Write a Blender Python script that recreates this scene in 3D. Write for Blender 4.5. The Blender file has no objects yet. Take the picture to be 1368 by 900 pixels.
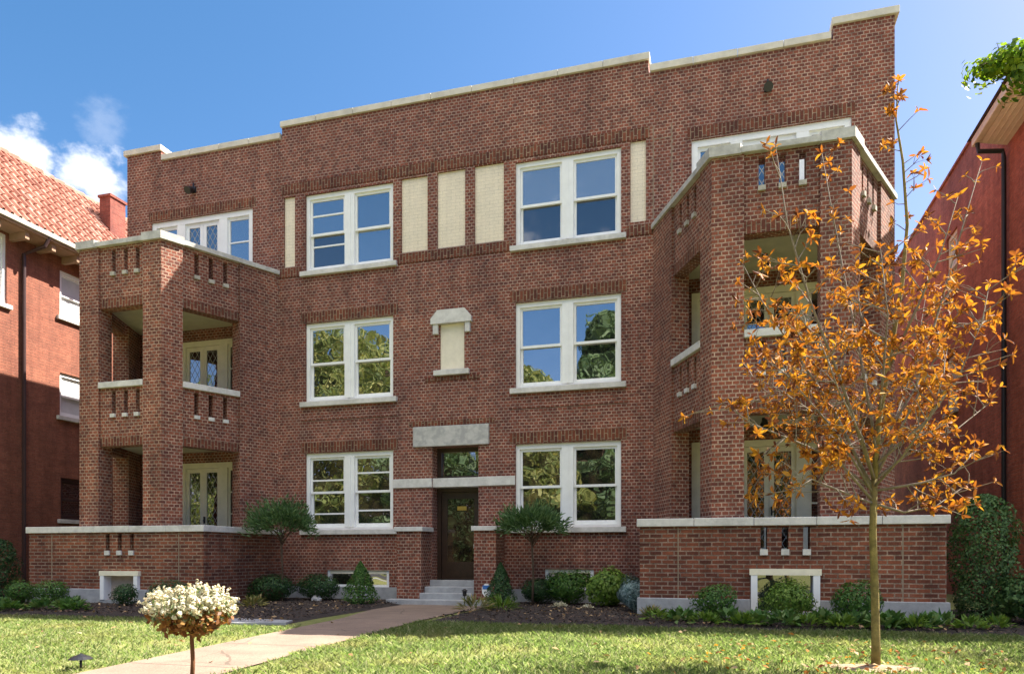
import bpy, math, random
import numpy as np
from mathutils import Vector

random.seed(7)
RNG = np.random.default_rng(11)
scene = bpy.context.scene
COL = scene.collection
R = math.radians

# ------------------------------------------------------------------ measured camera
FPX, PX, HY, YAW, CAM_D, CAM_Z = 965.0, 684.0, 741.0, R(15.95), 15.0, 1.15
AX = Vector((-math.sin(YAW), math.cos(YAW), 0)); RT = Vector((math.cos(YAW), math.sin(YAW), 0)); UP = Vector((0, 0, 1))
def pt(u, v, d):
    """world point seen at photo pixel (u,v) at depth d metres (used to survey the young tree's limbs)"""
    return Vector((0, -CAM_D, CAM_Z)) + d * (AX + (u - PX) / FPX * RT + (HY - v) / FPX * UP)

def ground_z(x, y):
    return 0.1 if y > -4.5 else max(0.1 + (y + 4.5) * 0.02, -0.06)

# ------------------------------------------------------------------ node helpers
def new_mat(name):
    m = bpy.data.materials.new(name); m.use_nodes = True
    nt = m.node_tree; nt.nodes.clear()
    out = nt.nodes.new('ShaderNodeOutputMaterial')
    return m, nt, out
def N(nt, typ, **kw):
    n = nt.nodes.new(typ)
    for k, v in kw.items():
        if k in n.bl_rna.properties: setattr(n, k, v)
        else: n.inputs[k].default_value = v
    return n
def L(nt, a, b): nt.links.new(a, b)
def ramp(nt, fac, stops, interp='LINEAR'):
    r = nt.nodes.new('ShaderNodeValToRGB'); r.color_ramp.interpolation = interp
    els = r.color_ramp.elements
    while len(els) < len(stops): els.new(0.5)
    for e, (p, c) in zip(els, stops):
        e.position = p; e.color = (c[0], c[1], c[2], 1) if hasattr(c, '__len__') else (c, c, c, 1)
    L(nt, fac, r.inputs['Fac']); return r.outputs['Color']
def mixc(nt, fac, a, b, blend='MIX'):
    m = nt.nodes.new('ShaderNodeMix'); m.data_type = 'RGBA'; m.blend_type = blend
    for sock, val in ((m.inputs['Factor'], fac), (m.inputs['A'], a), (m.inputs['B'], b)):
        pass
    fs = [s for s in m.inputs if s.name == 'Factor' and s.type == 'VALUE'][0]
    As = [s for s in m.inputs if s.name == 'A' and s.type == 'RGBA'][0]
    Bs = [s for s in m.inputs if s.name == 'B' and s.type == 'RGBA'][0]
    for s, v in ((fs, fac), (As, a), (Bs, b)):
        if hasattr(v, 'is_linked') or isinstance(v, bpy.types.NodeSocket): L(nt, v, s)
        elif isinstance(v, (int, float)): s.default_value = v
        else: s.default_value = (v[0], v[1], v[2], 1)
    return [o for o in m.outputs if o.type == 'RGBA'][0]
def math_n(nt, op, a, b=None, clamp=False):
    n = nt.nodes.new('ShaderNodeMath'); n.operation = op; n.use_clamp = clamp
    for i, v in enumerate((a, b)):
        if v is None: continue
        if isinstance(v, bpy.types.NodeSocket): L(nt, v, n.inputs[i])
        else: n.inputs[i].default_value = v
    return n.outputs[0]
def noise(nt, vec, scale, detail=3, rough=0.55):
    n = N(nt, 'ShaderNodeTexNoise', Scale=scale, Detail=detail, Roughness=rough)
    if vec is not None: L(nt, vec, n.inputs['Vector'])
    return n.outputs['Fac']
def bump(nt, height, strength, dist=0.01):
    b = N(nt, 'ShaderNodeBump', Strength=strength, Distance=dist); L(nt, height, b.inputs['Height'])
    return b.outputs['Normal']

# ------------------------------------------------------------------ materials
def mat_brick(name, c1, c2, mortar, bw=0.21, rh=0.078, ms=0.014, swap=False, hue=((1.1, 1.08, 1.05), (0.72, 0.69, 0.76)), stain=0.4, rough=0.85, squash=0.55, soft=1.0):
    m, nt, out = new_mat(name)
    tc = N(nt, 'ShaderNodeTexCoord'); uv = tc.outputs['UV']; ob = tc.outputs['Object']
    vec = uv
    if swap:
        mp = N(nt, 'ShaderNodeMapping'); mp.inputs['Rotation'].default_value = (0, 0, R(90)); L(nt, uv, mp.inputs['Vector']); vec = mp.outputs['Vector']
    # small wobble so that the courses are not ruler-straight
    wob = N(nt, 'ShaderNodeTexNoise', Scale=3.0, Detail=2.0); L(nt, uv, wob.inputs['Vector'])
    vm = N(nt, 'ShaderNodeVectorMath', operation='MULTIPLY_ADD'); L(nt, wob.outputs['Color'], vm.inputs[0]); vm.inputs[1].default_value = (0.012, 0.012, 0); L(nt, vec, vm.inputs[2])
    b = N(nt, 'ShaderNodeTexBrick', Scale=1.0)
    b.offset = 0.5; b.offset_frequency = 2; b.squash = squash; b.squash_frequency = 2
    b.inputs['Brick Width'].default_value = bw; b.inputs['Row Height'].default_value = rh
    b.inputs['Mortar Size'].default_value = ms; b.inputs['Mortar Smooth'].default_value = 0.25; b.inputs['Bias'].default_value = -0.15
    b.inputs['Color1'].default_value = (*c1, 1); b.inputs['Color2'].default_value = (*c2, 1); b.inputs['Mortar'].default_value = (*mortar, 1)
    L(nt, vm.outputs[0], b.inputs['Vector'])
    mm = ramp(nt, noise(nt, uv, 7.0, 4, 0.7), [(0.36, tuple((1 - .55 * soft) * x for x in mortar)), (0.6, mortar)]); L(nt, mm, b.inputs['Mortar'])
    big = ramp(nt, noise(nt, ob, 0.45, 4), [(0.35, hue[0]), (0.68, hue[1])])
    c = mixc(nt, 1.0, b.outputs['Color'], big, 'MULTIPLY')
    med = ramp(nt, noise(nt, ob, 2.2, 5, 0.7), [(0.38, (1.12, 1.06, 1.0)), (0.62, (0.78, 0.76, 0.76))])
    c = mixc(nt, 0.7 * soft, c, med, 'MULTIPLY')
    grain = ramp(nt, noise(nt, uv, 38, 3), [(0.3, (0.72, 0.7, 0.7)), (0.7, (1.28, 1.25, 1.22))])
    c = mixc(nt, 0.8 * soft, c, grain, 'MULTIPLY')
    sm = N(nt, 'ShaderNodeMapping'); sm.inputs['Scale'].default_value = (2.6, 2.6, 0.22); L(nt, ob, sm.inputs[0])
    c = mixc(nt, 0.75 * soft, c, ramp(nt, noise(nt, sm.outputs[0], 1.0, 5, 0.7), [(0.34, (0.66, 0.64, 0.64)), (0.52, (1, 1, 1)), (0.72, (1.14, 1.1, 1.06))]), 'MULTIPLY')
    # lime / weather bloom in irregular patches
    st = ramp(nt, noise(nt, ob, 1.1, 6, 0.72), [(0.60, 0), (0.80, 1)])
    c = mixc(nt, math_n(nt, 'MULTIPLY', st, stain), c, (mortar[0] * 0.9, mortar[1] * 0.88, mortar[2] * 0.86))
    p = N(nt, 'ShaderNodeBsdfPrincipled', Roughness=rough); p.inputs['Specular IOR Level'].default_value = 0.25
    L(nt, c, p.inputs['Base Color'])
    inv = math_n(nt, 'SUBTRACT', 1.0, b.outputs['Fac'])
    hgt = math_n(nt, 'ADD', inv, math_n(nt, 'MULTIPLY', noise(nt, uv, 60, 2), 0.4))
    L(nt, bump(nt, hgt, 0.7 * soft, 0.008), p.inputs['Normal'])
    L(nt, p.outputs[0], out.inputs['Surface']); return m

def mat_plain(name, col, rough=0.6, var=0.15, scale=6, spec=0.3, bmp=0.1, metal=0.0, stain=None):
    m, nt, out = new_mat(name)
    tc = N(nt, 'ShaderNodeTexCoord'); ob = tc.outputs['Object']
    f = noise(nt, ob, scale, 5, 0.65)
    lo = tuple(x * (1 - var) for x in col); hi = tuple(min(1, x * (1 + var)) for x in col)
    c = ramp(nt, f, [(0.3, lo), (0.7, hi)])
    if stain:
        s = ramp(nt, noise(nt, ob, scale * 0.35, 6, 0.75), [(0.5, 0), (0.75, 1)])
        c = mixc(nt, math_n(nt, 'MULTIPLY', s, stain[1]), c, stain[0])
    p = N(nt, 'ShaderNodeBsdfPrincipled', Roughness=rough, Metallic=metal); p.inputs['Specular IOR Level'].default_value = spec
    L(nt, c, p.inputs['Base Color'])
    if bmp: L(nt, bump(nt, noise(nt, ob, scale * 5, 4), bmp, 0.01), p.inputs['Normal'])
    L(nt, p.outputs[0], out.inputs['Surface']); return m

def mat_glass(name, refl=0.4, base=(0.015, 0.017, 0.02), wav=0.005, leaded=False, tint=(1, 1, 1), warm=None):
    m, nt, out = new_mat(name)
    tc = N(nt, 'ShaderNodeTexCoord'); ob = tc.outputs['Object']; uv = tc.outputs['UV']
    d = N(nt, 'ShaderNodeBsdfDiffuse', Color=(*base, 1))
    if warm:
        f = ramp(nt, noise(nt, ob, 2.3, 3), [(0.42, base), (0.62, warm)]); L(nt, f, d.inputs['Color'])
    g = N(nt, 'ShaderNodeBsdfAnisotropic') if False else N(nt, 'ShaderNodeBsdfGlossy', Roughness=0.015, Color=(*tint, 1))
    nrm = bump(nt, noise(nt, ob, 1.3, 2), wav, 1.0); L(nt, nrm, g.inputs['Normal'])
    fr = N(nt, 'ShaderNodeFresnel', IOR=1.5)
    fac = math_n(nt, 'ADD', math_n(nt, 'MULTIPLY', fr.outputs[0], 0.8), refl, clamp=True)
    mx = N(nt, 'ShaderNodeMixShader'); L(nt, fac, mx.inputs[0]); L(nt, d.outputs[0], mx.inputs[1]); L(nt, g.outputs[0], mx.inputs[2])
    res = mx.outputs[0]
    if leaded:
        sp = N(nt, 'ShaderNodeSeparateXYZ'); L(nt, uv, sp.inputs[0])
        a = math_n(nt, 'DIVIDE', sp.outputs[0], 0.15); b = math_n(nt, 'DIVIDE', sp.outputs[1], 0.25)
        l1 = math_n(nt, 'LESS_THAN', math_n(nt, 'ABSOLUTE', math_n(nt, 'SUBTRACT', math_n(nt, 'FRACT', math_n(nt, 'ADD', a, b)), 0.5)), 0.055)
        l2 = math_n(nt, 'LESS_THAN', math_n(nt, 'ABSOLUTE', math_n(nt, 'SUBTRACT', math_n(nt, 'FRACT', math_n(nt, 'SUBTRACT', a, b)), 0.5)), 0.055)
        ln = math_n(nt, 'MAXIMUM', l1, l2)
        ld = N(nt, 'ShaderNodeBsdfPrincipled', Roughness=0.5); ld.inputs['Base Color'].default_value = (0.32, 0.31, 0.27, 1)
        m2 = N(nt, 'ShaderNodeMixShader'); L(nt, ln, m2.inputs[0]); L(nt, res, m2.inputs[1]); L(nt, ld.outputs[0], m2.inputs[2]); res = m2.outputs[0]
    L(nt, res, out.inputs['Surface']); return m

def mat_leaf(name, stops, trans=0.35, rough=0.55, spec=0.3, patch=None, tmul=(1.25, 1.2, 0.7)):
    m, nt, out = new_mat(name)
    geo = N(nt, 'ShaderNodeNewGeometry'); tc = N(nt, 'ShaderNodeTexCoord')
    c = ramp(nt, geo.outputs['Random Per Island'], stops)
    if patch:
        f = ramp(nt, noise(nt, tc.outputs['Object'], patch[0], 4, 0.6), [(patch[1], 0), (patch[2], 1)])
        c = mixc(nt, math_n(nt, 'MULTIPLY', f, patch[4]), c, patch[3])
    p = N(nt, 'ShaderNodeBsdfPrincipled', Roughness=rough); p.inputs['Specular IOR Level'].default_value = spec
    L(nt, c, p.inputs['Base Color'])
    t = N(nt, 'ShaderNodeBsdfTranslucent'); L(nt, mixc(nt, 1.0, c, tmul, 'MULTIPLY'), t.inputs['Color'])
    mx = N(nt, 'ShaderNodeMixShader'); mx.inputs[0].default_value = trans
    L(nt, p.outputs[0], mx.inputs[1]); L(nt, t.outputs[0], mx.inputs[2]); L(nt, mx.outputs[0], out.inputs['Surface']); return m

M = {}
M['brick'] = mat_brick('brick_main', (0.245, 0.078, 0.050), (0.105, 0.038, 0.032), (0.46, 0.33, 0.26), bw=0.104, rh=0.068, ms=0.0105, squash=1.0)
M['soldier'] = mat_brick('brick_soldier', (0.19, 0.062, 0.034), (0.075, 0.028, 0.022), (0.34, 0.26, 0.18), bw=0.21, rh=0.076, ms=0.009, swap=True, squash=1.0)
M['brick_porch'] = mat_brick('brick_porch', (0.265, 0.088, 0.052), (0.105, 0.038, 0.030), (0.47, 0.345, 0.26), bw=0.115, rh=0.070, ms=0.0105, stain=0.25, squash=1.0)
M['brick_low'] = mat_brick('brick_low_wall', (0.25, 0.085, 0.045), (0.08, 0.030, 0.022), (0.36, 0.27, 0.20), bw=0.2, rh=0.072, ms=0.0115, stain=0.55, squash=1.0)
M['brick_north'] = mat_brick('brick_orange', (0.28, 0.11, 0.07), (0.23, 0.085, 0.056), (0.29, 0.135, 0.092), ms=0.009, stain=0.05, hue=((1, 1, 1), (0.85, 0.82, 0.82)), squash=1.0)
M['brick_red'] = mat_brick('brick_painted_red', (0.52, 0.17, 0.105), (0.40, 0.12, 0.075), (0.50, 0.22, 0.15), ms=0.010, stain=0.10, hue=((1.1, 1.1, 1.1), (0.68, 0.66, 0.68)), squash=1.0)
M['brick_chim'] = mat_brick('brick_chimney', (0.28, 0.09, 0.065), (0.2, 0.065, 0.05), (0.3, 0.15, 0.11), ms=0.008, stain=0.2, squash=1.0)
M['panel_brick'] = mat_brick('cream_painted_brick', (0.80, 0.72, 0.58), (0.77, 0.69, 0.555), (0.73, 0.65, 0.52), bw=0.2, rh=0.074, ms=0.006, stain=0.12, hue=((1.03, 1.02, 1), (0.95, 0.94, 0.92)), squash=1.0, soft=0.35)
M['stone'] = mat_plain('limestone', (0.60, 0.58, 0.54), 0.85, 0.16, 5, 0.2, 0.35, stain=((0.22, 0.21, 0.19), 0.55))
M['coping'] = mat_plain('glazed_coping', (0.60, 0.55, 0.46), 0.6, 0.14, 4, 0.3, 0.2, stain=((0.25, 0.23, 0.2), 0.4))
M['concrete'] = mat_plain('concrete', (0.34, 0.345, 0.35), 0.9, 0.2, 4, 0.2, 0.4, stain=((0.16, 0.155, 0.15), 0.5))
M['white'] = mat_plain('white_paint', (0.82, 0.82, 0.80), 0.45, 0.05, 5, 0.4, 0.03)
M['cream'] = mat_plain('cream_paint', (0.78, 0.72, 0.55), 0.55, 0.08, 5, 0.3, 0.05)
M['olive'] = mat_plain('olive_cream_paint', (0.58, 0.54, 0.38), 0.6, 0.1, 4, 0.3, 0.05)
M['panel'] = mat_plain('cream_panel', (0.74, 0.67, 0.53), 0.75, 0.07, 7, 0.25, 0.15)
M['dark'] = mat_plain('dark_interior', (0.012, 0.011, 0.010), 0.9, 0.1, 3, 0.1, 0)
M['black'] = mat_plain('black_metal', (0.016, 0.016, 0.018), 0.42, 0.2, 8, 0.5, 0.05)
M['brown_wood'] = mat_plain('dark_brown_wood', (0.035, 0.018, 0.010), 0.45, 0.3, 9, 0.4, 0.1)
M['brass'] = mat_plain('brass', (0.45, 0.30, 0.08), 0.35, 0.15, 9, 0.5, 0.05, metal=0.8)
M['gutter'] = mat_plain('pale_gutter', (0.52, 0.49, 0.43), 0.5, 0.08, 4, 0.4, 0.05)
M['pipe_red'] = mat_plain('dark_red_pipe', (0.045, 0.02, 0.018), 0.5, 0.15, 4, 0.4, 0.05)
M['soffit'] = mat_plain('soffit_boards', (0.76, 0.66, 0.52), 0.7, 0.1, 4, 0.25, 0.1)
M['timber'] = mat_plain('eave_timber', (0.30, 0.19, 0.12), 0.7, 0.15, 4, 0.25, 0.1)
M['slot_stone'] = mat_plain('weathered_slot_stone', (0.40, 0.37, 0.31), 0.9, 0.25, 8, 0.2, 0.3)
M['joint'] = mat_plain('mortar_joint', (0.27, 0.21, 0.15), 0.9, 0.15, 6, 0.1, 0.1)
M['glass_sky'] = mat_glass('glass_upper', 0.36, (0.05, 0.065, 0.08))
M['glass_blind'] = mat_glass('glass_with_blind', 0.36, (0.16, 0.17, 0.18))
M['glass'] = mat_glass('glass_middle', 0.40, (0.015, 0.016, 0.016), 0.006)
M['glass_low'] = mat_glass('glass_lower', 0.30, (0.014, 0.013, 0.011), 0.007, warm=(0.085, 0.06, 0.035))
M['screen'] = mat_glass('glass_behind_screen', 0.16, (0.018, 0.022, 0.028), 0.006)
M['leaded'] = mat_glass('leaded_glass', 0.25, (0.012, 0.012, 0.010), 0.012, leaded=True)
M['door_glass'] = mat_glass('door_glass', 0.06, (0.012, 0.009, 0.006), 0.02, warm=(0.06, 0.04, 0.02))
M['blind'] = mat_plain('window_blind', (0.55, 0.56, 0.56), 0.8, 0.08, 3, 0.1, 0)
M['bark_young'] = mat_plain('young_bark', (0.20, 0.155, 0.055), 0.85, 0.4, 14, 0.15, 0.5, stain=((0.07, 0.06, 0.035), 0.9))
M['twig'] = mat_plain('grey_twig', (0.20, 0.165, 0.13), 0.85, 0.3, 12, 0.15, 0.4)
M['bark'] = mat_plain('brown_bark', (0.11, 0.075, 0.05), 0.9, 0.35, 10, 0.15, 0.6)
M['stem_rust'] = mat_plain('rusty_stem', (0.16, 0.07, 0.035), 0.85, 0.3, 12, 0.15, 0.4)
M['leaf_orange'] = mat_leaf('autumn_leaf', [(0.0, (0.29, 0.09, 0.02)), (0.22, (0.41, 0.165, 0.022)), (0.5, (0.48, 0.24, 0.03)), (0.68, (0.34, 0.125, 0.025)), (0.85, (0.19, 0.06, 0.025)), (1.0, (0.09, 0.035, 0.025))], 0.36, 0.6, 0.12)
M['leaf_box'] = mat_leaf('boxwood_leaf', [(0, (0.03, 0.085, 0.015)), (0.5, (0.06, 0.145, 0.026)), (1, (0.12, 0.22, 0.04))], 0.3)
M['leaf_dark'] = mat_leaf('dark_evergreen_leaf', [(0, (0.016, 0.048, 0.014)), (0.6, (0.034, 0.085, 0.024)), (1, (0.07, 0.135, 0.04))], 0.22)
M['leaf_bright'] = mat_leaf('bright_leaf', [(0, (0.06, 0.13, 0.016)), (0.5, (0.12, 0.215, 0.03)), (1, (0.22, 0.32, 0.06))], 0.35)
M['leaf_blue'] = mat_leaf('blue_needle', [(0, (0.07, 0.13, 0.125)), (0.5, (0.15, 0.23, 0.225)), (1, (0.30, 0.38, 0.38))], 0.12)
M['leaf_topiary'] = mat_leaf('standard_leaf', [(0, (0.035, 0.085, 0.03)), (0.5, (0.075, 0.15, 0.05)), (1, (0.16, 0.25, 0.10))], 0.28)
M['leaf_arb'] = mat_leaf('arborvitae_leaf', [(0, (0.028, 0.07, 0.02)), (0.6, (0.06, 0.125, 0.034)), (1, (0.12, 0.19, 0.06))], 0.22)
M['leaf_hosta'] = mat_leaf('hosta_leaf', [(0, (0.045, 0.115, 0.026)), (0.5, (0.09, 0.19, 0.045)), (1, (0.19, 0.27, 0.10))], 0.28)
M['leaf_straw'] = mat_leaf('straw_leaf', [(0, (0.10, 0.13, 0.03)), (0.5, (0.19, 0.18, 0.05)), (1, (0.32, 0.25, 0.11))], 0.3)
M['petal'] = mat_leaf('white_petal', [(0, (0.55, 0.54, 0.34)), (0.6, (0.72, 0.69, 0.55)), (0.9, (0.72, 0.62, 0.42)), (1, (0.42, 0.26, 0.12))], 0.3, tmul=(1, 1, 0.95))
M['leaf_pale'] = mat_leaf('pale_green_leaf', [(0, (0.07, 0.12, 0.05)), (0.5, (0.16, 0.21, 0.10)), (1, (0.34, 0.34, 0.20))], 0.3)
M['leaf_rust'] = mat_leaf('rusty_leaf', [(0, (0.10, 0.035, 0.012)), (0.5, (0.24, 0.10, 0.03)), (0.8, (0.34, 0.17, 0.05)), (1, (0.10, 0.13, 0.03))], 0.3)
M['leaf_street'] = mat_leaf('street_tree_leaf', [(0, (0.07, 0.11, 0.03)), (0.5, (0.14, 0.18, 0.05)), (1, (0.27, 0.26, 0.08))], 0.35)
M['leaf_streetdark'] = mat_leaf('street_dark_leaf', [(0, (0.04, 0.085, 0.035)), (1, (0.11, 0.17, 0.07))], 0.3)
M['leaf_over'] = mat_leaf('overhang_leaf', [(0, (0.05, 0.12, 0.012)), (0.5, (0.14, 0.25, 0.02)), (1, (0.28, 0.38, 0.03))], 0.55)
M['grass'] = mat_leaf('grass_blade', [(0, (0.125, 0.19, 0.05)), (0.5, (0.20, 0.26, 0.085)), (0.85, (0.30, 0.33, 0.15)), (1, (0.46, 0.42, 0.27))], 0.5, 0.6, 0.2, patch=(0.9, 0.5, 0.72, (0.42, 0.35, 0.16), 0.55), tmul=(1.0, 1.12, 0.75))
M['chip'] = mat_leaf('bark_chip', [(0, (0.03, 0.021, 0.018)), (0.6, (0.075, 0.052, 0.042)), (0.9, (0.14, 0.095, 0.07)), (1, (0.30, 0.21, 0.13))], 0.0, 0.9, 0.1)
M['litter'] = mat_leaf('fallen_leaf', [(0, (0.20, 0.12, 0.05)), (0.6, (0.34, 0.23, 0.12)), (1, (0.42, 0.30, 0.18))], 0.1, 0.8, 0.1)
M['board'] = mat_plain('painted_board', (0.50, 0.40, 0.34), 0.8, 0.15, 5, 0.2, 0.1)
M['rock'] = mat_plain('pale_rock', (0.45, 0.44, 0.43), 0.9, 0.25, 9, 0.2, 0.6)

def mat_lawn():
    m, nt, out = new_mat('lawn_soil')
    ob = N(nt, 'ShaderNodeTexCoord').outputs['Object']
    c = ramp(nt, noise(nt, ob, 5, 6, 0.7), [(0.3, (0.11, 0.13, 0.03)), (0.55, (0.18, 0.19, 0.05)), (0.75, (0.28, 0.23, 0.11))])
    p = N(nt, 'ShaderNodeBsdfPrincipled', Roughness=0.95); L(nt, c, p.inputs['Base Color'])
    L(nt, bump(nt, noise(nt, ob, 40, 4), 0.8, 0.03), p.inputs['Normal']); L(nt, p.outputs[0], out.inputs['Surface']); return m
M['lawn'] = mat_lawn()
def mat_mulch():
    m, nt, out = new_mat('mulch')
    ob = N(nt, 'ShaderNodeTexCoord').outputs['Object']
    c = ramp(nt, noise(nt, ob, 26, 6, 0.8), [(0.3, (0.022, 0.016, 0.013)), (0.6, (0.06, 0.043, 0.034)), (0.8, (0.13, 0.09, 0.065))])
    p = N(nt, 'ShaderNodeBsdfPrincipled', Roughness=0.95); L(nt, c, p.inputs['Base Color'])
    L(nt, bump(nt, noise(nt, ob, 45, 4), 1.0, 0.05), p.inputs['Normal']); L(nt, p.outputs[0], out.inputs['Surface']); return m
M['mulch'] = mat_mulch()
M['ring'] = mat_plain('dry_mulch', (0.30, 0.225, 0.15), 0.95, 0.45, 22, 0.1, 0.8)
def mat_walk():
    m, nt, out = new_mat('walk_aggregate')
    ob = N(nt, 'ShaderNodeTexCoord').outputs['Object']
    c = ramp(nt, noise(nt, ob, 60, 4, 0.8), [(0.3, (0.15, 0.106, 0.078)), (0.55, (0.245, 0.178, 0.134)), (0.75, (0.34, 0.258, 0.20))])
    c = mixc(nt, 0.5, c, ramp(nt, noise(nt, ob, 1.6, 5, 0.7), [(0.35, (0.6, 0.57, 0.54)), (0.65, (1.15, 1.12, 1.08))]), 'MULTIPLY')
    ck = N(nt, 'ShaderNodeTexVoronoi', Scale=0.55); ck.feature = 'DISTANCE_TO_EDGE'; wv = N(nt, 'ShaderNodeTexNoise', Scale=2.5, Detail=4.0); L(nt, ob, wv.inputs['Vector']); va = N(nt, 'ShaderNodeVectorMath', operation='MULTIPLY_ADD'); L(nt, wv.outputs['Color'], va.inputs[0]); va.inputs[1].default_value = (.3, .3, 0); L(nt, ob, va.inputs[2]); L(nt, va.outputs[0], ck.inputs['Vector'])
    c = mixc(nt, math_n(nt, 'MULTIPLY', math_n(nt, 'LESS_THAN', ck.outputs['Distance'], 0.0035), 0.6), c, (0.07, 0.055, 0.04))
    sp = N(nt, 'ShaderNodeSeparateXYZ'); L(nt, ob, sp.inputs[0])
    j = math_n(nt, 'LESS_THAN', math_n(nt, 'FRACT', math_n(nt, 'DIVIDE', math_n(nt, 'ADD', sp.outputs[1], 100.35), 1.5)), 0.014)
    c = mixc(nt, j, c, (0.06, 0.05, 0.04))
    p = N(nt, 'ShaderNodeBsdfPrincipled', Roughness=0.9); L(nt, c, p.inputs['Base Color'])
    L(nt, bump(nt, noise(nt, ob, 70, 3), 0.35, 0.01), p.inputs['Normal']); L(nt, p.outputs[0], out.inputs['Surface']); return m
M['walk'] = mat_walk()
M['asphalt'] = mat_plain('asphalt', (0.05, 0.05, 0.052), 0.9, 0.2, 20, 0.2, 0.3)
def mat_tile():
    m, nt, out = new_mat('terracotta_tile')
    tc = N(nt, 'ShaderNodeTexCoord'); ob = tc.outputs['Object']
    v = N(nt, 'ShaderNodeTexVoronoi', Scale=3.6); L(nt, ob, v.inputs['Vector'])
    sp = N(nt, 'ShaderNodeSeparateColor'); L(nt, v.outputs['Color'], sp.inputs[0])
    c = ramp(nt, sp.outputs[0], [(0, (0.28, 0.105, 0.068)), (0.6, (0.37, 0.165, 0.112)), (1, (0.46, 0.255, 0.19))])
    c = mixc(nt, 0.6, c, ramp(nt, noise(nt, ob, 8, 5, 0.7), [(0.35, (0.75, 0.72, 0.7)), (0.7, (1.15, 1.12, 1.1))]), 'MULTIPLY')
    p = N(nt, 'ShaderNodeBsdfPrincipled', Roughness=0.8); L(nt, c, p.inputs['Base Color']); L(nt, p.outputs[0], out.inputs['Surface']); return m
M['tile'] = mat_tile()
def mat_inscribed():
    m, nt, out = new_mat('carved_limestone')
    tc = N(nt, 'ShaderNodeTexCoord'); ob = tc.outputs['Object']
    c = ramp(nt, noise(nt, ob, 6, 5, 0.65), [(0.3, (0.40, 0.39, 0.365)), (0.7, (0.55, 0.53, 0.49))])
    st = ramp(nt, noise(nt, ob, 9, 3, 0.5), [(0.47, 0), (0.60, 1)])
    c = mixc(nt, math_n(nt, 'MULTIPLY', st, 0.5), c, (0.27, 0.265, 0.26))
    p = N(nt, 'ShaderNodeBsdfPrincipled', Roughness=0.9); L(nt, c, p.inputs['Base Color'])
    L(nt, bump(nt, st, -0.6, 0.02), p.inputs['Normal']); L(nt, p.outputs[0], out.inputs['Surface']); return m
M['carved'] = mat_inscribed()
M['grey_stone'] = mat_plain('weathered_grey_stone', (0.46, 0.445, 0.41), 0.85, 0.25, 5, 0.2, 0.4, stain=((0.17, 0.16, 0.145), 0.6))

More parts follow.
